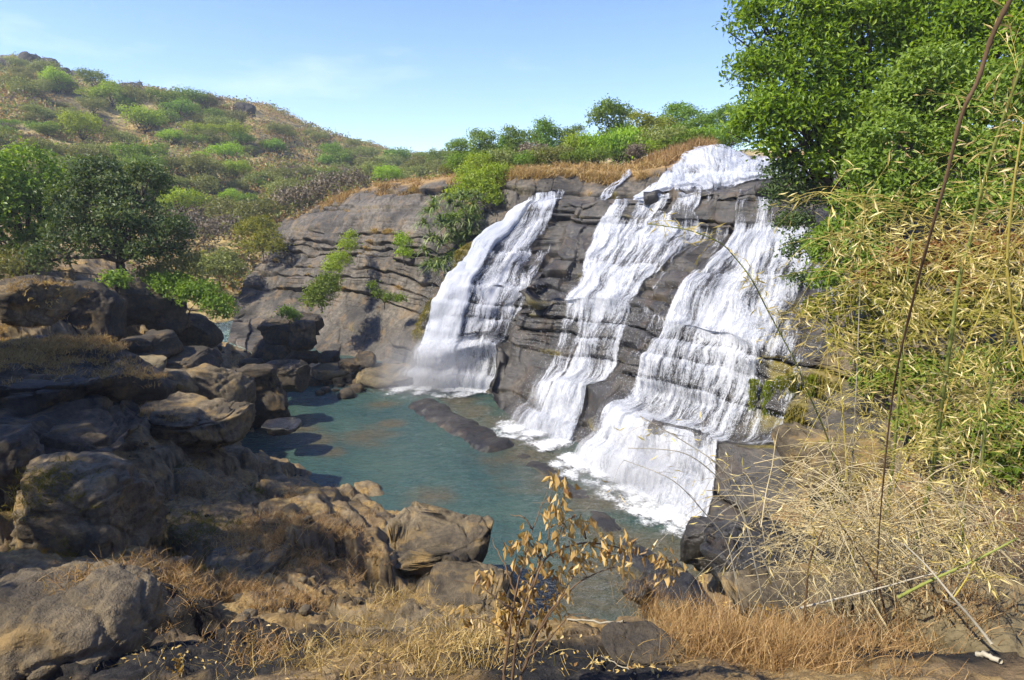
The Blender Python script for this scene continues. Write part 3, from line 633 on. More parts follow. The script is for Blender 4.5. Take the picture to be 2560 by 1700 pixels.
def boulder(box_, Y, label, mat='boulder', dr=0.8, seed=0, sub=5, cuts=9, bx=0.7, flat=0.0, lay=0.0, tilt=(0, 0), rz=0.0, sink=0.12, cat='boulder', group=None, name='boulder'):
    x0, y0, x1, y1 = box_; w = (x1 - x0) * mpx(Y) * 1.02; hp = (y1 - y0) * mpx(Y)
    a, b, c = ray((x0 + x1) / 2, (y0 + y1) / 2); dep = math.atan2(-c, b); D = w * dr
    H = max((hp - D * math.sin(abs(dep)) * 0.75) / math.cos(dep), 0.34 * hp)
    me = rock_mesh(name, (w * 1.12, D * 1.12, H * (1.1 + sink)), seed, sub, cuts, bx, flat, lay, tilt)
    o = link(name, me, M[mat], label=label, cat=cat, group=group)
    c_ = at((x0 + x1) / 2, (y0 + y1) / 2, Y); o.location = (c_[0], c_[1], c_[2] - H * sink * 0.5); o.rotation_euler = (0, 0, rz)
    return o
GB = 'boulders on the left bank'; GR = 'rocks round the pool'
BL = [
 # left bank, far to near
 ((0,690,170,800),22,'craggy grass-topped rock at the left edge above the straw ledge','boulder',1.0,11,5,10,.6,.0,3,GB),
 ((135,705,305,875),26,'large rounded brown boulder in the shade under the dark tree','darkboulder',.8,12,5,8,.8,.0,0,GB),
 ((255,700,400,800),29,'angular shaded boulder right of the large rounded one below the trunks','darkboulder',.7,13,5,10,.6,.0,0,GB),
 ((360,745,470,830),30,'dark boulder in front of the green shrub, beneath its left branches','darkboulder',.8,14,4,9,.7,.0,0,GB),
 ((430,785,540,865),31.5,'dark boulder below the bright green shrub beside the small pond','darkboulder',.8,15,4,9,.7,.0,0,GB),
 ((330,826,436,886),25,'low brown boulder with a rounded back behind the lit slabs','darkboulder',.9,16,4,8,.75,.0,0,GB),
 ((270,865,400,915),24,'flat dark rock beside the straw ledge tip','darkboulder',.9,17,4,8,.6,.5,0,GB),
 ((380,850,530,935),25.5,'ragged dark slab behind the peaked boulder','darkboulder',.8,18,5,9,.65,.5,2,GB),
 ((450,898,618,1055),24,'tall peaked brown boulder left of the pool inlet','boulder',.75,19,5,9,.75,.0,0,GB),
 ((366,920,480,1000),22.5,'small ochre boulder leaning on the peaked boulder','boulder',.8,20,4,8,.7,.0,0,GB),
 ((330,960,600,1130),19.5,'broad sunlit flat-topped boulder with a dark undercut front','boulder',.8,21,6,9,.6,.45,2.2,GB),
 ((250,880,380,960),21,'tan slab with straw lying between the ledge and the boulders','sandrock',.9,22,4,8,.6,.4,2,GB),
 ((-160,815,345,1075),16.0,'huge overhanging ledge rock with straw grass on top at the left edge','darkboulder',.75,24,6,10,.6,.5,3,GB),
 ((-120,980,350,1170),14.2,'dark rock mass below the overhanging straw ledge','darkboulder',.8,25,6,10,.6,.0,2.5,GB),
 ((-100,1050,110,1340),11.5,'dark rock at the left edge above the long grey boulder','darkboulder',.9,26,5,9,.6,.0,2.5,GB),
 ((30,1120,415,1480),10.6,'long grey boulder with a yellow moss patch on its left shoulder','boulder',.7,27,6,8,.8,.0,0,GB),
 ((-160,1385,375,1790),5.6,'smooth grey-green boulder in the bottom left corner','boulder',.8,28,6,7,.85,.0,0,GB),
 ((505,1350,705,1450),10.8,'dark triangular rock rising from the straw slope','boulder',.8,29,5,10,.7,.0,0,GB),
 # round the pool
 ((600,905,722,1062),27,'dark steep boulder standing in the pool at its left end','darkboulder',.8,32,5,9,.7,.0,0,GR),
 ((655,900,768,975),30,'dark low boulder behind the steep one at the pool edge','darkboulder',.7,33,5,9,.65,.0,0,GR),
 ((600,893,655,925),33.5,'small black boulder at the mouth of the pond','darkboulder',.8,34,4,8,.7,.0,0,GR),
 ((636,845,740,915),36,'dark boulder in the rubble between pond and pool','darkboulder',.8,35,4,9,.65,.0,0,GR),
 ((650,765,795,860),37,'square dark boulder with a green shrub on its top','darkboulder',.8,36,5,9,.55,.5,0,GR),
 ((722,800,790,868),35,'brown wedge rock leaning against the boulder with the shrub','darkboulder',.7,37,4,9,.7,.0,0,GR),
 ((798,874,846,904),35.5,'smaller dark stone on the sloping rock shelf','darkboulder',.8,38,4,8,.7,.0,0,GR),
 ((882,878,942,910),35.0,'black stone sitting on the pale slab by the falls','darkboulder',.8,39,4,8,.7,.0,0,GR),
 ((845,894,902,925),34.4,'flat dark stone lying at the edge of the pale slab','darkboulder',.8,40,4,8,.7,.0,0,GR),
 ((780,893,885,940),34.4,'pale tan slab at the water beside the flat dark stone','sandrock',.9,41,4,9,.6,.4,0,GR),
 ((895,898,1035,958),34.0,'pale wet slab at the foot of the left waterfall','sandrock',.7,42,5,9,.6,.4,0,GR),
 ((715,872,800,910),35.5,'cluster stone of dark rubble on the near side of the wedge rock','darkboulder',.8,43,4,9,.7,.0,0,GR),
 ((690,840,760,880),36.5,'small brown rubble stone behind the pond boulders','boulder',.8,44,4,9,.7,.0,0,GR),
 ((660,1043,745,1085),23.5,'rock just breaking the surface in the left part of the pool','wetrock',.9,45,4,8,.7,.5,0,GR),
 # near bank slabs
 ((940,1255,1225,1420),13.6,'big tilted brown slab overhanging the pool, upper of the pair','boulder',.75,46,6,10,.5,.45,2,GR),
 ((1035,1380,1300,1570),11.0,'cracked brown slab under the upper tilted slab at the pool','boulder',.8,47,6,10,.5,.5,2,GR),
 ((1080,1530,1260,1640),7.0,'low earthy rock behind the base of the dead-leaf shrub','boulder',.9,48,5,9,.65,.4,0,GR),
 # right bank
 ((1745,1275,2130,1500),11.0,'big dark slab with a wet black nose at the foot of the right waterfall','wetrock',.8,54,6,9,.6,.45,2,'rocks on the right bank'),
 ((1830,1420,2260,1590),8.8,'layered brown slab under the dry bamboo, in front of the big dark slab','boulder',.7,55,6,9,.6,.45,2,'rocks on the right bank'),
 ((1570,1420,1800,1560),9.4,'low flat rock at the outflow of the pool','wetrock',.8,56,5,9,.55,.5,0,'rocks on the right bank'),
 ((1555,1445,1630,1510),9.2,'small rounded black stone washed by the outflow','wetrock',.9,57,4,7,.8,.0,0,'rocks on the right bank'),
 ((1650,1500,1695,1530),7.0,'pale fist-sized stone on the mud above the straw grass','sandrock',.9,58,4,7,.8,.0,0,'rocks on the right bank'),
 ((1690,1500,1730,1560),6.6,'grey upright stone beside the pale fist-sized one','boulder',.7,59,4,7,.7,.0,0,'rocks on the right bank'),
 ((1505,1575,1710,1650),4.2,'dark brown rock lying on the burnt earth at the bottom edge','darkboulder',.8,60,5,9,.7,.0,2,'rocks on the right bank'),
 ((2250,1400,2760,1800),4.6,'large tan boulder in the bottom right corner under the bamboo','sandrock',.9,61,6,8,.8,.0,0,'rocks on the right bank'),
 ((1960,1050,2330,1240),14.0,'brown rock overhang behind the bamboo right of the moss strands','boulder',.6,62,5,9,.6,.0,2.5,'rocks on the right bank'),
 # ledges at the falls
 ((1700,1290,1830,1420),14.0,'wet black rock splitting the foam below the right waterfall','wetrock',.8,63,5,9,.65,.0,0,'rocks at the foot of the falls'),
]
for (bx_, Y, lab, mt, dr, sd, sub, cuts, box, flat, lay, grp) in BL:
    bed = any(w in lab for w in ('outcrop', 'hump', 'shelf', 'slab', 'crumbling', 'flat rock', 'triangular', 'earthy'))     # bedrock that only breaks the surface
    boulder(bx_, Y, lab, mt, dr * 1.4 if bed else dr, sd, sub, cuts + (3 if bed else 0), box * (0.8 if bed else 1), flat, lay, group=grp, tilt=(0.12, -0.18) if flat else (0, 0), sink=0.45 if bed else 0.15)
# dark crags on the summit of the hill
for i, (a_, b_, w_, h_, lab) in enumerate([(15,158,60,36,'dark crag at the left edge of the summit'),(75,150,80,50,'highest dark crag of the rocky summit'),(130,160,50,40,'dark crag stepping down right of the highest one'),(165,178,36,26,'small pointed crag right of the summit'),(195,190,50,28,'last dark crag on the right of the summit ridge'),(330,212,70,20,'flat dark outcrop on the ridge left of the middle'),(610,268,60,26,'brown rocky shoulder where the ridge bends down')]):
    p_ = hill_px(a_, b_ + h_ * 0.5); Y_ = float(p_[1]); k_ = mpx(Y_); me = rock_mesh('crag', (w_ * k_ * 0.95, w_ * k_ * 0.8, h_ * k_ * 1.3), 900 + i, 5, 12, .6, 0, 1.6)
    o = link('crag', me, M['crag'], label=lab, cat='rock', group='crags on the hill', loc=p_ + np.array([0, 0, h_ * k_ * 0.10]))
# long wet ledge at the foot of the falls
def ledge(name, pts, wid, hgt, seed, label):
    P = np.array([atz(a, b, 0.0) for a, b in pts]); n = 160; m = 40
    C = cat_rom(P, np.linspace(0, len(P) - 1, n)); T = norm(np.gradient(C, axis=0)); S = np.stack([-T[:, 1], T[:, 0], T[:, 0] * 0], 1)
    s = np.linspace(-1, 1, m); end = sstep(0, 0.12, np.linspace(0, 1, n)) * sstep(1, 0.9, np.linspace(0, 1, n))
    prof = hgt * (1 - np.abs(s) ** 3.0)
    V = C[:, None] + S[:, None] * (s * wid)[None, :, None] * (0.5 + 0.5 * end)[:, None, None]; V[:, :, 2] = prof[None] * end[:, None] - 0.25
    Q = V.reshape(-1, 3); Q[:, 2] += fbm(Q, 0.9, 4) * 0.16; Q[:, :2] += (fbm(Q, 1.1, 3) * 0.25)[:, None]
    me = mesh_np(name, Q, grid_faces(n, m)); link(name, me, M['wetrock'], label=label, cat='rock', group='rocks at the foot of the falls')
ledge('rock_ledge', [(1040,1000),(1100,1040),(1180,1080),(1265,1130)], 1.0, 0.5, 1, 'long low wet ledge slanting along the pool below the left waterfall')
ledge('rock_ledge', [(1270,1120),(1340,1160),(1400,1200),(1460,1250),(1540,1330),(1600,1380)], 0.6, 0.27, 2, 'black wet ledge between the middle falls and the green water')
ledge('rock_ledge', [(1560,1370),(1650,1430),(1700,1470)], 0.7, 0.4, 3, 'thin wet ledge in the rapids near the hanging dead leaves')

# small rubble packed between the boulders, too many to count
def rubble(spots, n, seed, smin, smax, mat, label):
    rs = np.random.RandomState(seed); VV, FF, b_ = [], [], 0; pro = []
    for k in range(6):
        me = rock_mesh('rubble', (1, 1, .7), 700 + k, 2, 8, .65); v = np.empty(len(me.vertices) * 3, np.float32); me.vertices.foreach_get('co', v); pro.append(v.reshape(-1, 3).copy()); bpy.data.meshes.remove(me)
    Fi = ico(2)[1]
    for (a_, b2, Y_, r_, k_) in spots:
        c = at(a_, b2, Y_); Q_ = c[:2] + rs.normal(0, .5, (int(n * k_), 2)) * r_; Z_ = np.maximum(ground_z(Q_), -0.05)
        for q, z in zip(Q_, Z_):
            sz_ = rs.uniform(smin, smax) * rs.choice([.6, .8, 1, 1.5]); th = rs.uniform(0, 6.28)
            R_ = np.array([[math.cos(th), -math.sin(th), 0], [math.sin(th), math.cos(th), 0], [0, 0, 1]]); VV.append((pro[rs.randint(6)] * sz_) @ R_.T + np.array([q[0], q[1], z + sz_ * .12])); FF.append(Fi + b_); b_ += len(VV[-1])
    link('rubble', mesh_np('rubble', np.concatenate(VV), np.concatenate(FF)), M[mat], kind='stuff', label=label, cat='rubble')
rubble([(690,900,34,4,1),(800,915,34.5,4,.8),(620,930,30,3,.7),(560,860,36,4,.7),(900,925,34.2,3,.5),(480,900,27,3,.6)], 26, 710, .2, .7, 'darkboulder', 'dark rubble between the pond and the pool')
rubble([(600,1150,18,2.5,1),(420,1150,17,2.5,1),(540,1300,13,2.5,1),(760,1420,10.5,2,1),(900,1450,9.5,1.5,1),(450,1450,9,1.5,.8),(330,1000,20,2,.8),(700,1550,7,1,.8)], 30, 711, .04, .17, 'boulder', 'small brown stones scattered on the left bank')
# ------------------------------------------------------------------ foam and spray
def mat_foam():
    t = NT('foam'); p = t.pos(); d = t.attr('dens')
    n = t.math('ADD', t.math('MULTIPLY', t.noise(p, 2.2, 5, 0.7, 0.8), 0.5), t.math('MULTIPLY', t.noise(p, 9, 4, 0.75), 0.5))
    a = t.sm(t.math('ADD', n, t.math('MULTIPLY', t.math('SUBTRACT', d, 1.0), 0.5)), 0.34, 0.68)
    a = t.math('MULTIPLY', a, t.sm(d, 0.03, 0.8))
    df = t.pbsdf((0.84, 0.86, 0.86), 0.5, t.bump(t.noise(p, 9, 5, 0.7), 0.8, 0.1), 0.3)
    tr = t.n('ShaderNodeBsdfTransparent'); m2 = t.n('ShaderNodeMixShader'); t.put(m2.inputs[0], a)
    t.l(tr.outputs[0], m2.inputs[1]); t.l(df, m2.inputs[2]); return t.done(m2.outputs[0])
M['foam'] = mat_foam()
def foam(blobs, label, lift=0.05):
    q = np.array([(a, b) for a, b, r, k in blobs]); R = np.array([r for a, b, r, k in blobs]); K = np.array([k for a, b, r, k in blobs])
    lo = (q - R[:, None]).min(0) - 0.3; hi = (q + R[:, None]).max(0) + 0.3
    n = int(np.clip((hi[0] - lo[0]) * 14, 30, 220)); m = int(np.clip((hi[1] - lo[1]) * 14, 30, 220))
    X, Y = np.meshgrid(np.linspace(lo[0], hi[0], n), np.linspace(lo[1], hi[1], m), indexing='ij'); X = X.ravel(); Y = Y.ravel()
    nn = fbm(np.stack([X, Y, X * 0], 1), 1.2, 4); d = X * 0
    for (c, r, k) in zip(q, R, K): d = np.maximum(d, k * sstep(1.25, 0.0, np.hypot(X - c[0], Y - c[1]) / r + nn * 0.4))
    Z = lift + np.maximum(d, 0) * (0.03 + 0.08 * np.maximum(fbm(np.stack([X, Y, X * 0], 1), 2.2, 4) + 0.2, 0))
    F = grid_faces(n, m); F = F[(d[F] > 0.01).any(1)]; us = np.unique(F); ix = np.full(len(X), -1); ix[us] = np.arange(len(us))
    o = link('foam', mesh_np('foam', np.stack([X, Y, Z], 1)[us], ix[F], {'dens': d[us]}), M['foam'], kind='stuff', label=label, cat='foam')
def foot(u0, u1, n, outs, seed):
    """foam spots along the foot of the falls between two columns; outs: (distance out, radius, amount)"""
    rs = np.random.RandomState(seed); res = []; iv = int(np.argmin(np.abs(vv - 0.12)))
    for u in np.linspace(u0, u1, n):
        i = int(np.argmin(np.abs(uu - u))); p = B[i, iv]; nrm = norm(NB[i, iv][:2][None])[0]
        for (o_, r_, k_) in outs: res.append((*(p[:2] + nrm * (o_ + rs.normal(0, .12)) + rs.normal(0, .15, 2)), r_ * rs.uniform(.7, 1.3), k_ * rs.uniform(.8, 1.1)))
    return res
def pxf(l): return [(*atz(a, b, 0)[:2], r, k) for a, b, r, k in l]
foam(foot(3.6, 5.0, 14, [(.2, 1.3, 1.3), (1.1, 1.2, 1.05), (2.0, 1.1, .7), (2.8, .9, .4)], 1) + pxf([(985,985,1.3,.9),(940,985,1.1,.65),(900,995,.9,.45),(1000,1005,1.0,.7),(1240,1070,.5,.7),(870,1002,.6,.4)]), 'white foam spreading from the foot of the left waterfall')
foam(foot(6.9, 8.0, 14, [(.1, .9, 1.3), (.7, .8, 1.05), (1.3, .7, .6)], 2), 'white foam under the middle waterfall beside the wet ledge')
foam(foot(9.8, 12.1, 26, [(.1, .9, 1.3), (.8, .9, 1.1), (1.5, .8, .65), (2.1, .6, .35)], 3) + pxf([(1440,1260,.4,.6),(1480,1310,.5,.5),(1520,1340,.5,.5),(1640,1450,.4,.6),(1690,1490,.35,.7),(1620,1420,.35,.5)]), 'white foam along the bottom of the right waterfall')

# ------------------------------------------------------------------ vegetation: materials
def mat_leaf(name, cols, trans=0.35, rough=0.5, spec=0.4, var=0.25):
    """cols: dark, mid, light foliage colours; each leaf carries its own tint, each plant its own shift"""
    t = NT(name); ti = t.attr('tint')
    c = t.ramp(ti, [(0.0, cols[0]), (0.5, cols[1]), (1.0, cols[2])])
    hs = t.n('ShaderNodeHueSaturation'); t.put(hs.inputs['Color'], c)
    r = t.orand()
    t.put(hs.inputs['Hue'], t.math('ADD', 0.5 - 0.10 * min(var, 0.16), t.math('MULTIPLY', r, 0.20 * min(var, 0.16))))
    t.put(hs.inputs['Value'], t.math('ADD', 1.0 - var, t.math('MULTIPLY', r, 2 * var)))
    df = t.pbsdf(hs.outputs[0], rough, None, spec)
    tl = t.n('ShaderNodeBsdfTranslucent'); t.l(t.mix(1.0, hs.outputs[0], (1.3, 1.25, 0.5), 'MULTIPLY'), tl.inputs[0])
    mx = t.n('ShaderNodeMixShader'); mx.inputs[0].default_value = trans; t.l(df, mx.inputs[1]); t.l(tl.outputs[0], mx.inputs[2])
    return t.done(mx.outputs[0])
def mat_bark(name, a, b, sc=6):
    t = NT(name); p = t.objco(); n = t.noise(t.scale(p, (sc, sc, sc * 0.25)), 1.0, 4, 0.65)
    return t.done(t.pbsdf(t.ramp(n, [(0.3, a), (0.7, b)]), 0.85, t.bump(n, 0.6, 0.03), 0.2))
M['fig'] = mat_leaf('fig_leaf', [(0.05, 0.105, 0.006), (0.17, 0.285, 0.012), (0.33, 0.45, 0.03)], 0.45, var=0.04)
M['figlight'] = mat_leaf('light_leaf', [(0.075, 0.135, 0.012), (0.185, 0.29, 0.03), (0.31, 0.43, 0.08)], 0.42, var=0.08)
M['darkleaf'] = mat_leaf('dark_glossy_leaf', [(0.03, 0.06, 0.014), (0.075, 0.125, 0.03), (0.16, 0.215, 0.065)], 0.35, 0.5, 0.4, 0.06)
M['green'] = mat_leaf('green_leaf', [(0.07, 0.125, 0.010), (0.15, 0.24, 0.018), (0.25, 0.35, 0.035)], 0.4)
M['lime'] = mat_leaf('lime_leaf', [(0.13, 0.20, 0.012), (0.27, 0.38, 0.02), (0.38, 0.50, 0.045)], 0.45, var=0.16)
M['olive'] = mat_leaf('olive_leaf', [(0.11, 0.13, 0.03), (0.21, 0.235, 0.06), (0.31, 0.32, 0.095)], 0.35)
M['twig'] = mat_leaf('bare_twig', [(0.075, 0.06, 0.042), (0.155, 0.12, 0.082), (0.24, 0.185, 0.125)], 0.1)
M['yellowgreen'] = mat_leaf('yellow_green_leaf', [(0.09, 0.12, 0.010), (0.24, 0.27, 0.022), (0.42, 0.40, 0.06)], 0.4)
M['rusty'] = mat_leaf('rusty_leaf', [(0.10, 0.045, 0.012), (0.24, 0.12, 0.025), (0.34, 0.21, 0.05)], 0.35)
M['dead'] = mat_leaf('dead_leaf', [(0.26, 0.15, 0.045), (0.55, 0.39, 0.11), (0.74, 0.58, 0.24)], 0.25)
M['straw'] = mat_leaf('straw_blade', [(0.17, 0.10, 0.035), (0.38, 0.25, 0.095), (0.56, 0.42, 0.19)], 0.3, 0.6, 0.3, 0.12)
M['redstraw'] = mat_leaf('rust_straw_blade', [(0.16, 0.085, 0.035), (0.36, 0.22, 0.09), (0.54, 0.38, 0.18)], 0.3, 0.6, 0.3, 0.1)
M['mossgrass'] = mat_leaf('moss_grass', [(0.06, 0.065, 0.008), (0.17, 0.15, 0.02), (0.26, 0.22, 0.03)], 0.3, 0.7, 0.2, 0.15)
M['bambooleaf'] = mat_leaf('bamboo_leaf', [(0.34, 0.28, 0.07), (0.58, 0.47, 0.19), (0.74, 0.64, 0.36)], 0.2, 0.5, 0.3, 0.12)
M['bark'] = mat_bark('bark', (0.03, 0.023, 0.017), (0.11, 0.085, 0.062))
M['palebark'] = mat_bark('pale_bark', (0.12, 0.095, 0.07), (0.30, 0.25, 0.19))
M['culm'] = mat_bark('green_culm', (0.13, 0.16, 0.035), (0.26, 0.28, 0.07), 2)
M['yculm'] = mat_bark('yellow_culm', (0.32, 0.26, 0.05), (0.52, 0.43, 0.12), 2)
M['greyculm'] = mat_bark('grey_culm', (0.20, 0.18, 0.13), (0.42, 0.38, 0.29), 3)
M['strawcane'] = mat_bark('straw_cane', (0.30, 0.24, 0.12), (0.54, 0.45, 0.26), 3)
M['browncane'] = mat_bark('brown_cane', (0.06, 0.035, 0.018), (0.17, 0.11, 0.06), 3)

# ------------------------------------------------------------------ vegetation: geometry
def leaves(C, D, N, L, Wd, tint=None, rs=None):
    """two folded triangles for each leaf; C centre, D along, N face normal"""
    n = len(C); D = norm(D); S = norm(np.cross(D, N)); N = np.cross(S, D)
    L = np.broadcast_to(np.asarray(L, float), (n,))[:, None]; Wd = np.broadcast_to(np.asarray(Wd, float), (n,))[:, None]
    V = np.empty((n, 4, 3))
    V[:, 0] = C - D * L * 0.5; V[:, 1] = C + S * Wd * 0.5 + N * Wd * 0.18; V[:, 2] = C + D * L * 0.5 - N * L * 0.12; V[:, 3] = C - S * Wd * 0.5 + N * Wd * 0.18
    b = np.arange(n)[:, None] * 4
    F = np.concatenate([b + np.array([[0, 1, 2]]), b + np.array([[0, 2, 3]])], 0)
    return V.reshape(-1, 3), F, np.repeat(tint if tint is not None else np.full(n, 0.5), 4)
def tubes(paths, sides=5):
    """paths: list of (points (n,3), radii (n,)) -> one mesh"""
    VV, FF, b = [], [], 0; a = np.arange(sides) * 2 * math.pi / sides
    for P, R in paths:
        P = np.asarray(P, float); R = np.asarray(R, float); T = norm(np.gradient(P, axis=0))
        ref = np.where(np.abs(T[:, 2:3]) > 0.9, np.array([[1.0, 0, 0]]), np.array([[0, 0, 1.0]])); X = norm(np.cross(ref, T)); Yv = np.cross(T, X)
        ring = P[:, None] + R[:, None, None] * (X[:, None] * np.cos(a)[None, :, None] + Yv[:, None] * np.sin(a)[None, :, None])
        n = len(P); VV.append(ring.reshape(-1, 3)); i = (np.arange(n - 1)[:, None] * sides + np.arange(sides)[None]); j = (np.arange(n - 1)[:, None] * sides + (np.arange(sides)[None] + 1) % sides)
        FF.append((np.stack([i, j, j + sides, i + sides], -1).reshape(-1, 4)) + b); b += n * sides
    return np.concatenate(VV), np.concatenate(FF)
def rand_dir(rs, n):
    v = rs.normal(size=(n, 3)); return norm(v)
def crown_arrays(blobs, n, size, seed, clump=9, gap=-0.25, droop=0.2, asp=0.5, up=0.5):
    rs = np.random.RandomState(seed); bl = np.array(blobs, float)          # x,y,z,rx,ry,rz
    wgt = bl[:, 3] * bl[:, 5] + bl[:, 4] * bl[:, 5] + bl[:, 3] * bl[:, 4]; k = max(int(n / clump * 1.5), 8)
    bi = rs.choice(len(bl), k, p=wgt / wgt.sum()); d = rand_dir(rs, k); d[:, 2] = np.where(d[:, 2] < -0.35, -d[:, 2] * 0.6, d[:, 2]); d = norm(d)
    r = 1 - np.abs(rs.normal(0, 0.16, k)); c = bl[bi, :3] + d * r[:, None] * bl[bi, 3:6]
    m = float(bl[:, 3:6].mean()); g_ = fbm(c / m + seed * 3.1, 1.7, 3); ok = g_ > gap; c, d, bi, g_ = c[ok], d[ok], bi[ok], g_[ok]
    # drop clumps buried deep inside other blobs
    inside = np.zeros(len(c))
    for b_ in bl: inside = np.maximum(inside, 1 - np.linalg.norm((c - b_[:3]) / b_[3:6], axis=1))
    ok = inside < 0.45; c, d, bi, g_ = c[ok], d[ok], bi[ok], g_[ok]
    k = len(c); per = max(int(n / max(k, 1)), 3)
    C = np.repeat(c, per, 0) + rs.normal(0, 1, (k * per, 3)) * (size * 1.0 + 0.035 * m) * np.array([1, 1, 0.7])
    O = np.repeat(d, per, 0); nl = len(C)
    D = norm(O * 0.6 + rand_dir(rs, nl) * 0.9 + np.array([0, 0, -droop]))
    N = norm(np.array([0, 0, up]) + O * 0.9 + rand_dir(rs, nl) * 0.5)
    L = size * rs.uniform(0.7, 1.3, nl)
    tint = np.clip(0.5 + np.repeat(g_, per) * 0.3 + np.repeat(rs.normal(0, 0.16, k), per) + rs.normal(0, 0.14, nl), 0, 1)
    return leaves(C, D, N, L, L * asp, tint)
def limb_paths(base, blobs, r0, seed, sub=3):
    rs = np.random.RandomState(seed); out = []; base = np.array(base, float); bl = np.array(blobs, float)
    top = bl[:, :3].mean(0); fork = base + (top - base) * np.array([0.35, 0.35, 0.42])
    t = np.linspace(0, 1, 8)[:, None]; P = base + (fork - base) * t + np.concatenate([np.zeros((1, 3)), rs.normal(0, r0 * 0.35, (7, 3)) * np.array([1, 1, 0.2])]); P[-1] = fork
    out.append((P, np.linspace(r0 * 1.25, r0 * 0.75, 8)))
    for b_ in bl:
        tip = b_[:3] + rs.normal(0, 0.2, 3) * b_[3:6]; mid = (fork + tip) / 2 + np.array([0, 0, 0.12 * np.linalg.norm(tip - fork)]) * rs.uniform(-0.6, 1)
        s = np.linspace(0, 1, 9)[:, None]; Q = (1 - s) ** 2 * fork + 2 * s * (1 - s) * mid + s ** 2 * tip; Q[1:-1] += rs.normal(0, r0 * 0.3, (7, 3))
        out.append((Q, np.linspace(r0 * 0.55, r0 * 0.10, 9)))
        for _ in range(sub):
            i = rs.randint(4, 8); e = b_[:3] + rand_dir(rs, 1)[0] * b_[3:6] * 0.9; s2 = np.linspace(0, 1, 5)[:, None]
            out.append((Q[i] + (e - Q[i]) * s2 + np.concatenate([np.zeros((1, 3)), rs.normal(0, r0 * 0.2, (4, 3))]), np.linspace(r0 * 0.18, r0 * 0.04, 5)))
    return out
def tree_from(blobs_px, base, n, size, leafmat, label, cat='tree', name='tree', group=None, seed=1, r0=0.2, bark='bark', clump=9, gap=-0.25, depth=1.0, asp=0.5, sub=3, droop=0.2, up=0.5, sq=0.85):
    """blobs_px: (px, py, distance, radius in px); base: world point of the stem foot"""
    base = np.array(base, float); bl = []
    for (a, b, Y, r) in blobs_px:
        c = at(a, b, Y) - base; R = r * mpx(Y); bl.append([c[0], c[1], c[2], R, R * depth, R * sq])
    root = empty(name, base, label, cat, group)
    V, F, ti = crown_arrays(bl, n, size, seed, clump, gap, droop, asp, up)
    link('crown', mesh_np('crown', V, F, {'tint': ti}, smooth=False), M[leafmat], root)
    lp = limb_paths((0, 0, -0.2), bl, r0, seed, sub); V, F = tubes(lp[:1], 7)
    tr = link('trunk', mesh_np('trunk', V, F), M[bark], root); V, F = tubes(lp[1:], 6); link('limbs', mesh_np('limbs', V, F), M[bark], tr)
    return root

# ---- tree and shrub kinds for the hill and the crest (crown about 1 m in radius, scaled where it stands)
def proto(seed, kind):
    rs = np.random.RandomState(seed)
    if kind == 'round':   # umbrella-shaped savanna tree: crown wider than high on a short trunk
        bl = [[rs.uniform(-.6, .6), rs.uniform(-.6, .6), .72 + rs.uniform(-.2, .25), *(rs.uniform(.38, .55) * np.array([1, 1, .75]))] for _ in range(9)]
        n, sz, cl, gap, r0 = 2600, 0.095, 8, -0.35, 0.05
    elif kind == 'bush':
        bl = [[rs.uniform(-.65, .65), rs.uniform(-.55, .55), .38 + rs.uniform(-.2, .22), *(rs.uniform(.34, .52) * np.array([1, 1, .8]))] for _ in range(8)]
        n, sz, cl, gap, r0 = 2200, 0.095, 8, -0.35, 0.035
    elif kind == 'tall':
        bl = [[rs.uniform(-.5, .5), rs.uniform(-.5, .5), z + rs.uniform(-.1, .1), *(rs.uniform(.34, .52) * np.array([1, 1, .9]))] for z in (.2, .35, .5, .7, .95, 1.1, 1.3, 1.5, 1.65, 1.0, 1.35)]
        n, sz, cl, gap, r0 = 5600, 0.095, 9, -0.34, 0.05
    else:                 # scrub: loose twiggy bush with few leaves
        bl = [[rs.uniform(-.7, .7), rs.uniform(-.5, .5), .35 + rs.uniform(-.1, .15), *(rs.uniform(.3, .5) * np.array([1, 1, .7]))] for _ in range(6)]
        n, sz, cl, gap, r0 = 1500, 0.075, 5, -0.15, 0.03
    V, F, ti = crown_arrays(bl, n, sz, seed, cl, gap, 0.1, 0.55, 0.7)
    c = mesh_np('crown', V, F, {'tint': ti}, smooth=False); lp = limb_paths((0, 0, -0.3), bl, r0, seed, 1); V, F = tubes(lp[:1], 5); tr = mesh_np('trunk', V, F); V, F = tubes(lp[1:], 4)
    return c, tr, mesh_np('limbs', V, F)
PROTO = {k: [proto(100 * i + j, k) for j in range(4)] for i, k in enumerate(['round', 'bush', 'tall', 'scrub'])}
_made = {}
def plant(kind, leafmat, loc, s, label, cat, group=None, name='tree', rs=random, bark='bark', sz=None):
    v = rs.randrange(4); key = (kind, v, leafmat)
    if key not in _made:
        c, tr, lb = PROTO[kind][v]; c2 = c.copy(); c2.materials.append(M[leafmat]); _made[key] = c2
        if len(tr.materials) == 0: tr.materials.append(M[bark]); lb.materials.append(M[bark])
    root = empty(name, loc, label, cat, group, rs.uniform(0, 6.28), (s, s, s * (sz or rs.uniform(0.85, 1.1))))
    link('crown', _made[key], None, root); tk = link('trunk', PROTO[kind][v][1], None, root); link('limbs', PROTO[kind][v][2], None, tk)
    return root
rnd = random.Random(5)
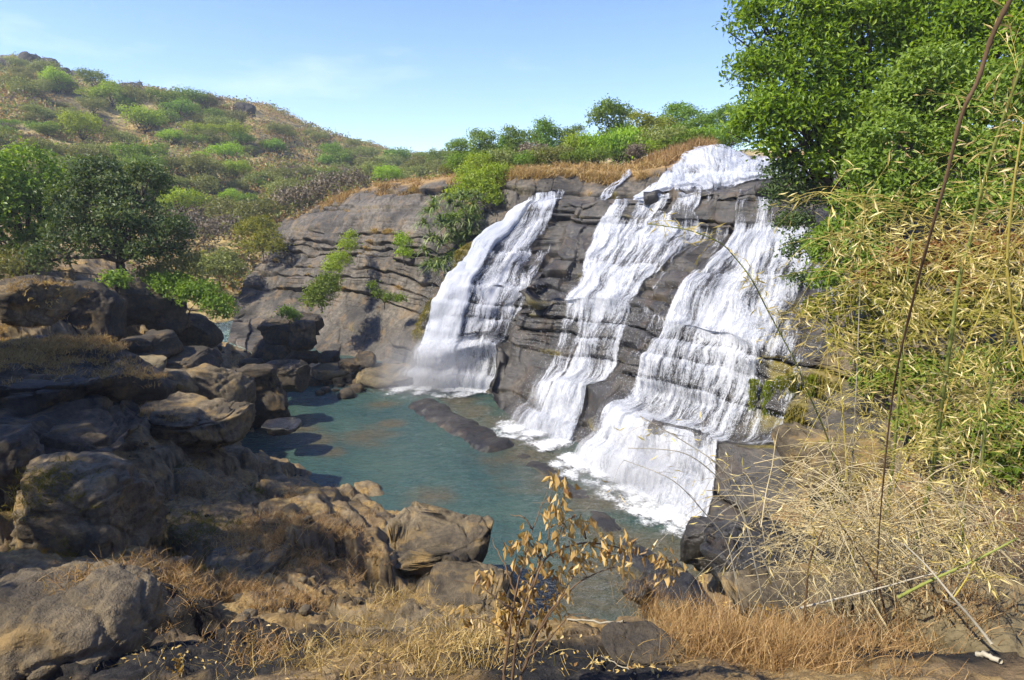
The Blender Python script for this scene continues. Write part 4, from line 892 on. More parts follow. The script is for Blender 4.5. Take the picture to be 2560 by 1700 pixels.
# bright green trees on the hill, each where it stands
HT = [(151,206,36,'lime round','tree','bright green tree just below the rocky summit'),(200,324,45,'lime round','tree','bright lime tree alone on the straw clearing at left'),(361,300,42,'lime round','tree','rounded bright green tree right of the lone lime tree'),
 (228,247,30,'lime bush','shrub','yellow-green bush right of the summit tree'),(286,241,34,'lime round','tree','light green tree on the upper slope, second right of the summit tree'),(408,251,36,'green round','tree','green tree in the middle of the upper slope'),(449,275,32,'green round','tree','green tree just below the middle of the upper slope'),
 (473,243,38,'green round','tree','green tree right under the ridge above the middle slope'),(543,290,24,'olive round','tree','pale green tree under the brown shoulder of the ridge'),(518,332,34,'lime round','tree','vivid green tree, left of the pair in the middle slope'),(575,328,34,'lime round','tree','vivid green tree, right of the pair in the middle slope'),
 (608,347,26,'green round','tree','green tree at the right end of the vivid pair'),(432,341,26,'lime round','tree','small lime tree left of the vivid pair'),(567,382,32,'lime round','tree','tall lime tree below the vivid pair'),(590,424,32,'lime round','tree','ball-shaped lime tree at the edge of the brown clearing'),
 (510,394,20,'lime bush','shrub','small lime bush left of the tall lime tree'),(347,394,44,'green round','tree','broad green tree behind the dark glossy tree, upper one'),(380,422,44,'green round','tree','broad green tree behind the dark glossy tree, lower one'),(428,414,30,'olive round','tree','olive tree beside the broad green trees'),
 (282,386,20,'lime bush','shrub','lime bush above the top of the dark glossy tree'),(453,508,50,'lime round','tree','large yellow-green tree right of the dark glossy tree'),(579,492,24,'lime round','tree','small vivid tree in the scrub above the dry twigs'),(620,508,28,'green bush','shrub','green bush between the scrub and the cliff end'),
 (734,485,24,'lime round','tree','vivid green tree on the slope left of the orange grass'),(760,493,18,'lime bush','shrub','lime bush touching the vivid tree near the orange grass'),(617,502,24,'green bush','shrub','green bush in the scrub left of the cliff'),(695,367,32,'green round','tree','green tree in the middle distance below the ridge bend'),
 (834,372,28,'green round','tree','pale green tree under the falling ridge line'),(704,328,26,'olive round','tree','olive tree close under the ridge bend'),(765,411,14,'lime bush','shrub','small lime bush on the brown clearing'),(977,437,36,'lime round','tree','bright green tree beside the grey twig bushes above the cliff'),
 (925,428,34,'olive round','tree','olive tree left of the bright one above the cliff'),(1055,406,30,'olive round','tree','flat-topped tree on the skyline at the valley end'),(1112,411,24,'lime round','tree','small bright tree at the end of the valley'),(609,428,24,'lime bush','shrub','lime bush right of the ball-shaped tree'),(882,411,16,'lime bush','shrub','small green bush on the far slope above the cliff')]
for (a, b, r, k, cat_, lab) in HT:
    mt, kd = k.split(); p = hill_px(a, b + r * (0.75 if kd == 'round' else 0.35)); Y = float(np.hypot(p[1], p[0] * 0.2)); R = r * mpx(Y) * 1.2
    plant(kd, mt, p - np.array([0, 0, 0.1]), R, lab + ' of the hill' if len(lab.split()) < 9 and 'hill' not in lab else lab, cat_, 'bright trees on the hill', name='tree' if cat_ == 'tree' else 'shrub', rs=rnd)
# dull scrub all over the slope
k = 0; rsn = np.random.RandomState(9)
while k < 275:
    a = rsn.uniform(-300, 1160); lowy = np.interp(a, [0, 650, 900, 1160], [560, 560, 480, 430]); topy = np.interp(a, [0, 200, 650, 850, 1080], [150, 200, 285, 355, 402])
    b = rsn.uniform(topy + 6, lowy); p = hill_px(a, b)
    dn = perlin(np.array([[p[0] * 0.03, p[1] * 0.03, 1.0]]))[0]
    if dn < -0.12 and rsn.rand() < 0.75: continue
    Y = p[1]; R = rsn.uniform(1.3, 2.9) * (0.75 + Y / 280); m_ = rsn.choice(['twig', 'olive', 'olive', 'green', 'olive', 'olive'])
    j = min(range(len(HT)), key=lambda q: (HT[q][0] - a) ** 2 + (HT[q][1] - b) ** 2); dx, dy = a - HT[j][0], b - HT[j][1]
    rel = ('right of' if dx > 0 else 'left of') if abs(dx) > abs(dy) else ('below' if dy > 0 else 'above')
    near_ = HT[j][5].split(',')[0]; col_ = {'twig': 'leafless grey-brown', 'olive': 'dull olive', 'green': 'dark green'}[m_]; big_ = 'small' if R < 2.0 else ('large' if R > 3.0 else 'middling')
    lab = ' '.join(f'{big_} {col_} scrub {rel} the {near_}'.split()[:16])
    plant('scrub' if m_ == 'twig' else rnd.choice(['bush', 'bush', 'round']), m_, p - np.array([0, 0, 0.15]), R, lab, 'shrub', 'scrub on the hillside', name='shrub', rs=rnd); k += 1
# low tufts and twiggy ground scrub that cover the slope
def hill_cover(n, size, mat, label, seed, thr, cat_):
    rs = np.random.RandomState(seed); vis = np.flatnonzero((tt2 > -0.08) & (tt2 < 1.03) & (_hpx > -450) & (_hpx < 1350)); i = rs.choice(vis, n); P = HP[i] + rs.normal(0, 1, (n, 3)) * np.array([1.2, 1.2, 0])
    g_ = fbm(np.stack([P[:, 0], P[:, 1], P[:, 0] * 0 + seed], 1), 0.06, 3); P = P[g_ > thr]; per = 9; n = len(P); s_ = size * rs.uniform(.5, 1.5, n)
    C = np.repeat(P, per, 0) + rs.normal(0, 1, (n * per, 3)) * np.repeat(s_, per)[:, None] * np.array([.8, .8, .35]) + np.column_stack([np.zeros((n * per, 2)), np.repeat(s_, per) * .5])
    N = rand_dir(rs, n * per) + np.array([0, -.3, .8]); V, F, ti = leaves(C, rand_dir(rs, n * per), norm(N), np.repeat(s_, per) * .55, np.repeat(s_, per) * .35, np.clip(np.repeat(rs.normal(.5, .25, n), per) + rs.normal(0, .1, n * per), 0, 1))
    link('ground_scrub', mesh_np('ground_scrub', V, F, {'tint': ti}, smooth=False), M[mat], kind='stuff', label=label, cat=cat_)
hill_cover(8000, 0.8, 'olive', 'low olive ground scrub covering the hill', 801, -0.1, 'scrub')
hill_cover(2600, 0.8, 'twig', 'grey-brown twiggy ground scrub covering the hill', 802, -0.05, 'scrub')
hill_cover(15000, 0.62, 'straw', 'patches of straw grass on the hill', 803, -0.15, 'grass')
# trees along the crest above the falls
def crest(px, Y):
    """top of the plateau at this direction and distance"""
    q = (CLV.reshape(NU, NV, 3)[:, 290:]).reshape(-1, 3); tx = (px - 1280) / FPX * CT
    d = (q[:, 0] - (px - 1280) / FPX * Y * 0.985) ** 2 + (q[:, 1] - Y) ** 2; return q[int(np.argmin(d))]
CR = [(1160,372,42,62,'green tall','leafy green tree at the left end of the crest line'),(1212,352,44,60,'green tall','dark-crowned tree second along the crest from the left'),(1262,352,34,64,'green tall','narrow dark tree behind the olive bushes on the crest'),(1300,335,42,63,'green tall','green tree with a pointed top in the middle of the left crest'),
 (1362,328,48,66,'green tall','spiky-topped tree left of the sky gap on the crest'),(1420,335,42,66,'green tall','rounded dark tree beside the sky gap on the crest'),(1330,385,44,54,'twig bush','grey leafless bush with a pale trunk below the crest trees'),(1255,400,42,51,'olive bush','olive bush at the left of the straw tufts'),
 (1395,392,46,50,'olive bush','olive bush in the middle above the straw tufts'),(1440,372,50,52,'lime bush','lime bush right of the olive one above the straw'),(1480,352,52,52,'lime bush','large lime bush left of the tall crest tree'),(1535,292,66,57,'green tall','tall dark green tree, highest of the crest row'),
 (1580,355,56,52,'lime bush','lime bush at the foot of the tall crest tree'),(1630,315,60,54,'yellowgreen tall','yellow-green tree right of the tall crest tree'),(1705,292,60,56,'green tall','slender-topped tree in the right half of the crest row'),(1660,352,56,48,'olive bush','olive bush below the yellow-green crest tree'),
 (1755,318,52,50,'green tall','green tree left of the big tree on the crest'),(1800,300,46,47,'green tall','green tree touching the big right tree, nearest of the crest row'),(1600,378,36,47,'twig bush','brown twig bush behind the rock on the crest'),(1720,352,48,46,'green bush','green bush behind the tall straw grass by the top waterfall'),
 (1205,405,40,50,'lime bush','pale green bush above the strap-leaved plant'),(1120,425,26,60,'olive bush','small olive bush at the left end of the crest grass')]
CR += [(1150,410,34,56,'green bush','dark bush below the leftmost crest tree'),(1300,405,40,50,'green bush','dark green bush in the gap below the crest trees'),(1360,400,40,51,'lime bush','lime bush under the spiky-topped crest tree'),(1430,398,36,49,'green bush','low green bush above the trickle on the crest'),
 (1500,392,40,48,'green bush','green bush right above the trickle near the crest rock'),(1545,365,50,52,'green bush','green bush at the base of the tallest crest tree'),(1640,372,40,47,'lime bush','pale lime bush left of the tall straw grass'),(1690,340,50,50,'green bush','leafy bush between the yellow-green tree and the slender one'),(1760,345,46,46,'lime bush','lime bush behind the right end of the straw grass'),(1820,330,44,44,'green bush','green bush half hidden by the big tree near the top waterfall')]
for (a, b, r, Y, k, lab) in CR:
    mt, kd = k.split(); p = crest(a, Y); R = r * mpx(Y); c = at(a, b, Y)
    hz = {'tall': 1.2, 'bush': 0.45}[kd]; base = np.array([c[0], Y, c[2] - hz * R])
    base[2] = min(base[2], p[2] + 0.3); sc_z = max((c[2] - base[2]) / (hz * R), 0.8)
    plant(kd, mt, base, R * (1.12 if kd == 'tall' else 1.25), lab, 'tree' if kd == 'tall' else 'shrub', 'trees along the crest', name='tree' if kd == 'tall' else 'shrub', rs=rnd, sz=min(sc_z, 1.35) * (0.78 if kd == 'tall' else 0.9))

# ------------------------------------------------------------------ big trees and shrubs near the falls
def cliff_px(px, py):
    """spot on the cliff face seen in this direction"""
    P = CLV; d1 = P[:, 1] * CT - (P[:, 2] - CAMZ) * ST; u1 = P[:, 1] * ST + (P[:, 2] - CAMZ) * CT
    a = 1280 + FPX * P[:, 0] / d1; b = 850 - FPX * u1 / d1; return P[int(np.argmin((a - px) ** 2 + (b - py) ** 2 + (V2.ravel() > 7.4) * 1e6))]
B1 = [(1960,60,21,120),(1905,180,20.5,75),(1990,190,20.5,120),(2100,80,21,130),(1872,312,20,45),(1935,300,19.5,90),(2030,310,20,110),(1925,362,19.2,45),(2150,250,20.5,130),(2200,100,21.5,140),(2320,60,21,150),(2450,80,20,150),(2000,-80,22,150),(2200,-120,22,180),(1880,60,21,55),(2380,150,20,120),(2540,170,19,140),(2570,0,20,150),(2480,260,19,100),(2010,420,19.5,60),(2100,380,20,80),(2450,-100,21,170)]
tree_from(B1, at(2260, 900, 21), 74000, 0.18, 'fig', 'big bright green tree overhanging the top of the falls', seed=3, r0=0.34, clump=16, gap=-0.22, depth=0.8, asp=0.42, sub=4, name='fig_tree')
B2 = [(2320,185,15,70),(2275,270,15,85),(2230,360,14.6,85),(2180,430,14.5,70),(2330,300,15,90),(2400,400,14,85),(2170,520,14.2,75),(2260,470,14.2,85),(2120,600,14,70),(2070,640,14,55),(2160,660,13.6,70),(2340,520,14,85),(2440,300,14.5,90),(2080,700,13.6,45),(2540,420,13.6,110),(2560,240,14.5,120),(2480,520,13.2,80)]
tree_from(B2, at(2330, 1000, 14.5), 30000, 0.125, 'figlight', 'light green leafy tree in front of the big one, behind the bamboo', seed=4, r0=0.16, clump=14, gap=-0.12, depth=0.8, asp=0.5, sub=3, bark='palebark', name='leafy_tree')
B3 = [(1960,480,19,45),(1985,560,18.6,40),(1950,430,19,35),(2010,620,18,40),(2030,500,19.5,50),(1975,640,18,22),(2000,700,17.5,28),(1940,510,19,20)]
tree_from(B3, cliff_px(2060, 560), 3800, 0.12, 'darkleaf', 'dark twiggy creeper hanging beside the upper right waterfall', cat='creeper', name='creeper', seed=5, r0=0.05, clump=6, gap=-0.15, depth=0.6, sub=5)
B4 = [(2150,760,13,55),(2230,740,12.6,70),(2330,700,12.4,80),(2450,680,12,90),(2130,850,13,50),(2230,830,12.6,65),(2340,800,12.2,80),(2460,800,11.6,90),(2560,720,11.5,110),(2060,780,13.3,40)]
tree_from(B4, at(2420, 1230, 12.2), 9000, 0.13, 'yellowgreen', 'yellow-green tree with forked pale trunk behind the bamboo culms', seed=6, r0=0.13, clump=8, gap=-0.2, depth=0.8, sub=4, bark='palebark', name='leafy_tree')
B4b = [(2260,650,12.2,50),(2360,640,12,60),(2460,610,11.8,60),(2180,700,12.6,40),(2420,720,11.6,50),(2540,640,11,60)]
tree_from(B4b, at(2500, 1150, 11.6), 1700, 0.12, 'rusty', 'rusty-leaved branches behind the bamboo above the forked pale trunk', cat='shrub', name='shrub', seed=7, r0=0.07, clump=6, gap=-0.1, depth=0.7, sub=3, bark='palebark')
B5 = [(2200,960,12.8,60),(2280,930,12.4,60),(2370,960,11.8,80),(2480,940,11.2,90),(2300,1060,11.8,60),(2480,1080,10.6,90),(2380,1120,11,60),(2540,1180,10,80),(2180,900,13,40)]
tree_from(B5, at(2420, 1260, 11), 9000, 0.12, 'green', 'green undergrowth bush low behind the bamboo at right', cat='shrub', name='shrub', seed=8, r0=0.06, clump=8, gap=-0.15, depth=0.8)
for i, (pth, r, lab) in enumerate([([(2170,870,12.9),(2190,960,12.9),(2230,1080,12.8),(2260,1180,12.6)], 0.14, 'crooked pale trunk leaning behind the bamboo near the moss strands'), ([(2470,860,11.8),(2440,960,11.6),(2420,1080,11.4),(2370,1240,11.0)], 0.17, 'thick leaning trunk at the right behind the bamboo')]):
    P = cat_rom(np.array([at(*q) for q in pth]), np.linspace(0, len(pth) - 1, 20)); V, F = tubes([(P, np.linspace(r * 0.8, r * 1.1, 20))], 9)
    root = empty('leaning_tree', P[-1], lab, 'tree'); link('trunk', mesh_np('trunk', V - P[-1], F), M['palebark'], root)
# left bank trees
BLT = [(60,430,34,75),(125,480,34,70),(0,460,33,85),(40,550,33,85),(150,560,34,55),(-70,520,32,110),(100,610,33,45),(-10,610,32,60)]
tree_from(BLT, at(90, 700, 33), 11000, 0.24, 'green', 'green tree at the left edge beside the dark glossy tree', seed=11, r0=0.26, clump=12, gap=0.04, sub=4, name='leafy_tree')
BLD = [(245,440,32,55),(330,480,32,75),(210,520,31.5,75),(330,560,31,85),(410,580,31,60),(450,612,31,42),(280,610,31,75),(180,600,31,60),(375,450,32,42),(130,650,30,50),(260,510,32,80),(390,625,30.5,55)]
tree_from(BLD, at(300, 715, 31), 17000, 0.20, 'darkleaf', 'large dark glossy-leaved tree on the left bank', seed=12, r0=0.25, clump=12, gap=0.06, sub=4, name='dark_tree')
BLU = [(420,680,33,45),(370,700,32,40),(460,660,34,40),(60,660,31,60),(0,690,29,60),(480,690,35,35)]
tree_from(BLU, at(420, 730, 33), 5000, 0.16, 'olive', 'brownish-green undergrowth below the dark glossy tree', cat='shrub', name='shrub', seed=13, r0=0.06, gap=-0.1)
SH = [([(430,722,30,42),(490,738,29.5,45),(540,765,29,32),(395,712,31,30),(560,785,28.8,20)], (470,790,29.6), 'green', 6500, .17, 'bright green shrub spreading over the dark boulders by the pond'),
 ([(290,700,28,20),(300,706,28,16)], (290,730,28), 'figlight', 500, .2, 'small pale green shrub on the shaded boulder under the dark tree'),
 ([(540,672,52,40),(575,680,52,34),(510,668,53,28),(560,650,53,28)], (550,710,52), 'olive', 4200, .24, 'round grey-green bush beside the river bed'),
 ([(670,600,55,32),(650,570,56,32),(690,620,54,22),(640,620,55,28),(620,580,57,28)], (660,650,55), 'yellowgreen', 3800, .24, 'olive-yellow bush at the left end of the cliff'),
 ([(808,728,40,34),(795,755,39.5,26),(825,705,41,26),(780,745,40,20)], (805,775,40), 'green', 3600, .18, 'dense green shrub in the middle of the left cliff'),
 ([(850,650,44,26),(870,615,45,20),(835,672,43,22),(878,590,46,12)], (845,690,43), 'lime', 2400, .17, 'yellow-green shrub climbing the left cliff above the dense one'),
 ([(1008,608,41,18),(1012,635,40.6,18),(1005,590,41.4,10)], (1010,655,40.6), 'lime', 1200, .15, 'narrow green shrub on the cliff left of the strap-leaved plant'),
 ([(716,785,36,18),(735,792,36,14)], (722,805,36), 'green', 700, .16, 'small shrub growing on the square dark boulder'),
 ([(935,715,38.6,10),(945,735,38.6,12),(970,745,38.4,12),(1000,750,38.2,14)], (960,765,38.4), 'green', 1200, .14, 'row of small green plants under the rock overhang left of the falls'),
 ([(1190,468,42,40),(1230,445,43,36),(1150,495,41,34),(1255,430,44,24),(1215,480,41.5,34),(1170,440,44,30),(1235,500,41,22)], (1210,540,41.5), 'lime', 6500, .18, 'bright green bush above the strap-leaved plant beside the left waterfall'),
 ([(1120,560,39.8,30),(1150,600,39,28),(1170,540,40,30),(1140,640,38,20)], (1160,620,40), 'green', 2600, .16, 'dark green foliage between the strap-leaved plant and the left waterfall'),
 ([(430,600,60,60),(500,590,62,50),(560,570,62,40),(470,560,64,40)], (490,640,61), 'twig', 3200, .28, 'grey-brown thicket behind the dark tree by the river bed'),
 ([(600,560,66,40),(560,530,68,40),(640,530,66,36),(690,510,66,30)], (610,600,66), 'olive', 3400, .30, 'olive thicket behind the left end of the cliff'),
 ([(820,470,62,40),(770,490,62,36),(880,455,62,36),(720,500,64,32)], (810,500,62), 'twig', 3000, .28, 'grey twig bushes above the orange grass on the cliff top')]
for i, (bl, bp, mt, n, sz, lab) in enumerate(SH):
    tree_from(bl, at(*bp), n, sz, mt, lab, cat='shrub', name='shrub', seed=30 + i, r0=0.04, gap=-0.25, sub=2, group='shrubs on rock and bank')
# trees on the slope left of the picture; they shade the near bank
for i, (x, y, r, h) in enumerate([(-17.0, 4.6, 2.2, 6.2), (-19.0, 8.5, 2.6, 6.5), (-12.6, 2.4, 1.5, 5.6), (-23, 13, 2.8, 6.0), (-21.5, 10.8, 2.8, 6.5), (-25.5, 9.5, 3.0, 7.0)]):
    z = float(ground_z(np.array([[x, y]]))[0]); rs = np.random.RandomState(70 + i)
    bl = [[rs.uniform(-.8, .8) * r, rs.uniform(-.8, .8) * r, h * rs.uniform(.6, 1.0), r * .5, r * .5, r * .42] for _ in range(10)]
    root = empty('leafy_tree', (x, y, z), ['leafy tree on the slope beyond the left edge, nearest the long grey boulder', 'leafy tree beyond the left edge above the overhanging straw ledge', 'leafy tree beyond the left edge beside the bottom corner boulder', 'leafy tree beyond the left edge, behind the ledge-side tree', 'leafy tree beyond the left edge in the middle of its row', 'leafy tree beyond the left edge, farthest up the slope'][i], 'tree', 'trees left of the picture')
    V, F, ti = crown_arrays(bl, 7000, 0.24, 70 + i, 9, -0.3); link('crown', mesh_np('crown', V, F, {'tint': ti}, smooth=False), M['green'], root)
    V, F = tubes(limb_paths((0, 0, -0.3), bl, 0.22, 70 + i, 2), 6); link('trunk', mesh_np('trunk', V, F), M['bark'], root)

# strap-leaved plants (pandanus-like rosettes) hanging on the cliff
rs = np.random.RandomState(21); VV, FF, TT, b = [], [], [], 0
root = empty('strap_leaved_plant', at(1110, 600, 39), 'mass of long strap-leaved rosettes hanging left of the left waterfall', 'plant')
for i in range(46):
    a = rs.uniform(1055, 1195); lo = np.interp(a, [1050, 1080, 1150, 1200], [640, 690, 640, 560]); hi = np.interp(a, [1050, 1100, 1200], [530, 490, 480])
    c = at(a, rs.uniform(hi, lo), rs.uniform(37.8, 38.8)) - np.array(root.location); nl = 34; d = rand_dir(rs, nl); d[:, 2] = np.abs(d[:, 2]) * 0.8 + 0.1; d[:, 1] -= 0.25; d = norm(d)
    Ls = rs.uniform(0.6, 1.1, nl); s = np.linspace(0, 1, 5); side = norm(np.cross(d, np.array([0, 0, 1.0]))); w = np.array([.035, .045, .04, .028, .004])
    P = c + d[:, None] * (Ls[:, None] * s)[:, :, None]; P[:, :, 2] -= (Ls[:, None] * (s ** 2.2) * rs.uniform(.25, .8, nl)[:, None])
    V = np.stack([P - side[:, None] * w[None, :, None], P + side[:, None] * w[None, :, None]], 2).reshape(-1, 3)
    q = np.arange(nl)[:, None, None] * 10 + np.arange(4)[None, :, None] * 2 + np.array([[[0, 1, 3, 2]]]); VV.append(V); FF.append(q.reshape(-1, 4) + b); b += len(V)
    TT.append(np.repeat(np.clip(rs.normal(0.5, 0.22, nl), 0, 1), 10))
M['strap'] = mat_leaf('strap_leaf', [(0.06, 0.10, 0.022), (0.15, 0.20, 0.055), (0.30, 0.34, 0.13)], 0.3, 0.45, 0.4)
link('rosettes', mesh_np('rosettes', np.concatenate(VV), np.concatenate(FF), {'tint': np.concatenate(TT)}, smooth=False), M['strap'], root)

# ------------------------------------------------------------------ grass
def grass(name, pts, h, w, mat, label, seed, lean=0.5, kind='stuff', cat='grass', wind=(0.2, 0, 0)):
    """one bent blade (3 faces) at each point"""
    rs = np.random.RandomState(seed); P = np.asarray(pts, float); n = len(P)
    H = h * rs.uniform(0.55, 1.35, n); d = rs.normal(0, lean, (n, 3)); d[:, 2] = 1; d += np.array(wind); d = norm(d)
    side = norm(np.cross(d, rand_dir(rs, n))); bend = rs.normal(0, 0.35, (n, 3)); bend[:, 2] = -np.abs(rs.normal(0.25, 0.2, n))
    s = np.array([0, .4, .75, 1.0]); ww = np.array([.5, .45, .3, .06]) * w
    Q = P[:, None] + d[:, None] * (H[:, None] * s)[:, :, None] + bend[:, None] * (H[:, None] * s ** 2.5)[:, :, None] * 0.6
    V = np.stack([Q - side[:, None] * ww[None, :, None], Q + side[:, None] * ww[None, :, None]], 2).reshape(-1, 3)
    F = (np.arange(n)[:, None, None] * 8 + np.arange(3)[None, :, None] * 2 + np.array([[[0, 1, 3, 2]]])).reshape(-1, 4)
    me = mesh_np(name, V, F, {'tint': np.repeat(np.clip(rs.normal(0.5, 0.25, n), 0, 1), 8)}, smooth=False)
    return link(name, me, M[mat], kind=kind, label=label, cat=cat)
def on_ground(blobs, n, seed, patch=0.9):
    """points scattered on the bank around (px, py) spots with radius in metres, thinned by noise"""
    rs = np.random.RandomState(seed); out = []
    for (a, b, r, k) in blobs:
        c = ghit(a, b); m = int(n * k); q = c[:2] + rs.normal(0, 0.5, (m * 3, 2)) * r
        nn = fbm(np.stack([q[:, 0], q[:, 1], q[:, 0] * 0 + seed], 1), patch / max(r, 0.3) * 1.5, 3); q = q[nn > -0.02][:m]; out.append(q)
    q = np.concatenate(out); z = ground_z(q); ok = z > 0.15; return np.stack([q[:, 0], q[:, 1], z - 0.02], 1)[ok]
from mathutils.bvhtree import BVHTree
_bv = []
for o in COL.objects:
    if o.type == 'MESH' and o.parent is None and (o.name.split('.')[0] in ('boulder', 'ground', 'cliff', 'rock_ledge')):
        mw = o.matrix_basis; vs = [mw @ v.co for v in o.data.vertices]; _bv.append(BVHTree.FromPolygons(vs, [p.vertices[:] for p in o.data.polygons]))
def drop(x, y, ztop=30.0):
    """height of the topmost rock or ground under (x, y)"""
    best = None
    for t in _bv:
        h = t.ray_cast(Vector((x, y, ztop)), Vector((0, 0, -1)))
        if h[0] is not None and (best is None or h[0].z > best): best = h[0].z
    return best
def seen(px, py):
    """first rock or ground point met by the view ray"""
    a, b, c = ray(px, py); d = Vector((a, b, c)).normalized(); best = None; bd = 1e9
    for t in _bv:
        h = t.ray_cast(Vector((0, 0, CAMZ)), d)
        if h[0] is not None and h[3] < bd: best, bd = h, h[3]
    return (np.array(best[0]), np.array(best[1])) if best else None
def on_rock(spots, n, seed, ztop=30.0, upmin=0.0):
    """scatter round points that the camera sees, dropped on whatever rock is there"""
    rs = np.random.RandomState(seed); out = []
    for (a, b, r, k) in spots:
        s = seen(a, b)
        if s is None: continue
        c = s[0]
        # a few clump centres, then blades round them (cheap: one drop per clump)
        for i in range(max(int(r * r * 24), 7)):
            q = c[:2] + rs.normal(0, 0.5, 2) * r; z = drop(q[0], q[1], c[2] + 1.2)
            if z is None or z < 0.1 or abs(z - c[2]) > 1.2 + r * 0.5: continue
            m = int(n * k * 0.75); cl = rs.normal(0, 0.14, (m, 2)); out.append(np.column_stack([q[0] + cl[:, 0], q[1] + cl[:, 1], np.full(m, z - 0.03)]))
    return np.concatenate(out)
# straw on the left rocks
grass('dry_grass', on_rock([(60,860,1.3,1),(160,850,1.2,1),(240,850,.9,1),(40,900,1.2,.8),(120,930,1.0,.7),(60,740,.8,.7),(130,790,.8,.6),(320,930,.9,.8),(340,985,.6,.7),(360,1030,.5,.8),(420,1045,.4,.5),(310,1110,.4,.7),(40,780,.8,.5),(200,760,.4,.6),(100,870,1.2,1),(200,880,1.0,1),(20,840,1.0,1)], 100, 51), 0.17, 0.012, 'straw', 'straw-coloured grass on the ledge rocks at the left', 51, 0.7)
grass('moss_grass', on_rock([(130,1230,.6,1),(160,1190,.5,1),(90,1270,.5,1),(60,1290,.5,.8),(480,1310,.9,.8),(520,1330,.8,.8),(470,1390,.7,.8),(500,1430,.6,.8),(460,1170,.5,.6),(640,1225,.3,.8),(100,1200,.4,.7)], 60, 52), 0.16, 0.010, 'mossgrass', 'mossy yellow grass patches on the shaded boulders', 52, 0.8)
grass('dry_grass', on_rock([(490,1440,.9,1),(560,1460,.8,1),(440,1460,.5,.8),(620,1540,.8,1),(540,1540,.7,.9),(700,1500,.9,.8),(780,1380,1.0,.8),(840,1330,.8,.7),(720,1350,1.0,.7),(660,1280,.6,.6),(740,1240,.4,.6),(860,1240,.3,.5),(600,1620,.5,.8),(680,1650,.5,.8),(930,1290,.5,.6),(900,1400,.7,.6),(200,1440,.3,.7),(480,1240,1.0,.7),(560,1210,.7,.6),(700,1300,1.2,.8),(640,1350,1.2,.8),(800,1420,.8,.8)], 70, 53), 0.20, 0.008, 'redstraw', 'dry rust-coloured grass on the slope above the pool', 53, 0.8)
grass('dry_grass', on_rock([(900,1560,.45,1),(940,1520,.35,1),(1080,1620,.6,1.3),(1120,1660,.5,1.3),(1160,1620,.4,1.2),(1050,1680,.5,1.2),(980,1660,.4,.8),(860,1650,.5,.7),(1100,1560,.4,.8),(780,1640,.5,.7),(1030,1500,.3,.6)], 60, 54), 0.17, 0.006, 'straw', 'golden dry grass left of the dead-leaf shrub', 54, 0.7)
grass('dry_grass', on_rock([(1750,1560,.5,1.2),(1820,1590,.5,1.3),(1900,1600,.5,1.3),(1980,1590,.5,1.2),(1680,1540,.4,1),(1620,1530,.3,.8),(2060,1580,.5,1),(1850,1640,.4,1.2),(1950,1660,.4,1.2),(1760,1640,.3,1),(2060,1660,.4,1),(2150,1620,.4,.8),(2260,1600,.4,.8),(2400,1620,.4,.6),(1480,1530,.25,.8),(1560,1520,.3,.7)], 130, 55), 0.26, 0.005, 'redstraw', 'tall dry grass at the bottom right under the bamboo', 55, 0.45)
grass('dry_grass', on_rock([(420,1640,.6,.5),(520,1680,.4,.5),(1400,1660,.5,.35),(1550,1680,.4,.4),(640,1690,.4,.5),(1300,1620,.3,.4),(330,1540,.5,.4)], 26, 56), 0.15, 0.005, 'straw', 'scattered straw on the burnt earth in the foreground', 56, 1.2)
# straw on the crest and the cliff ledges
def on_cliff(n, seed, cond):
    rs = np.random.RandomState(seed); ids = np.flatnonzero(cond.ravel()); i = rs.choice(ids, n); P = CLV[i] + rs.normal(0, 0.08, (n, 3)) * np.array([1, 1, 0]); return P - np.array([0, 0, 0.03])
cg = (fbm(Pf, 0.5, 3).reshape(NU, NV) > -0.02)
grass('dry_grass', on_cliff(9000, 57, (V2 > 6.75) & (V2 < 7.9) & (U2 > 3.2) & (U2 < 7.4) & cg & (WATER < .05)), 0.55, 0.035, 'straw', 'straw tufts along the cliff top left of the top waterfall', 57, 0.5)
grass('dry_grass', on_cliff(3000, 58, (V2 > 7.15) & (V2 < 7.7) & (U2 > 7.3) & (U2 < 9.6) & (WATER < .05)), 0.75, 0.04, 'straw', 'tall straw grass behind the lip of the top waterfall', 58, 0.25)
grass('dry_grass', on_cliff(4500, 59, (V2 > 6.4) & (V2 < 7.9) & (U2 > 0.2) & (U2 < 3.4) & (fbm(Pf, 0.4, 3).reshape(NU, NV) > 0.05)), 0.5, 0.04, 'redstraw', 'orange dry grass along the top of the left cliff', 59, 0.5)
lg = (straw > 0.5) & (V2 < 6.7) & (V2 > 0.8)
grass('dry_grass', on_cliff(6000, 60, lg), 0.22, 0.03, 'straw', 'thin straw growing on the cliff ledges', 60, 0.8, wind=(-0.4, -0.5, 0))
grass('moss_grass', on_cliff(7000, 61, (moss > 0.55) & (WATER < 0.35) & (V2 > .8)), 0.30, 0.03, 'mossgrass', 'yellow-green moss hanging on the wet cliff joints', 61, 0.5, wind=(-0.3, -0.4, -1.8))

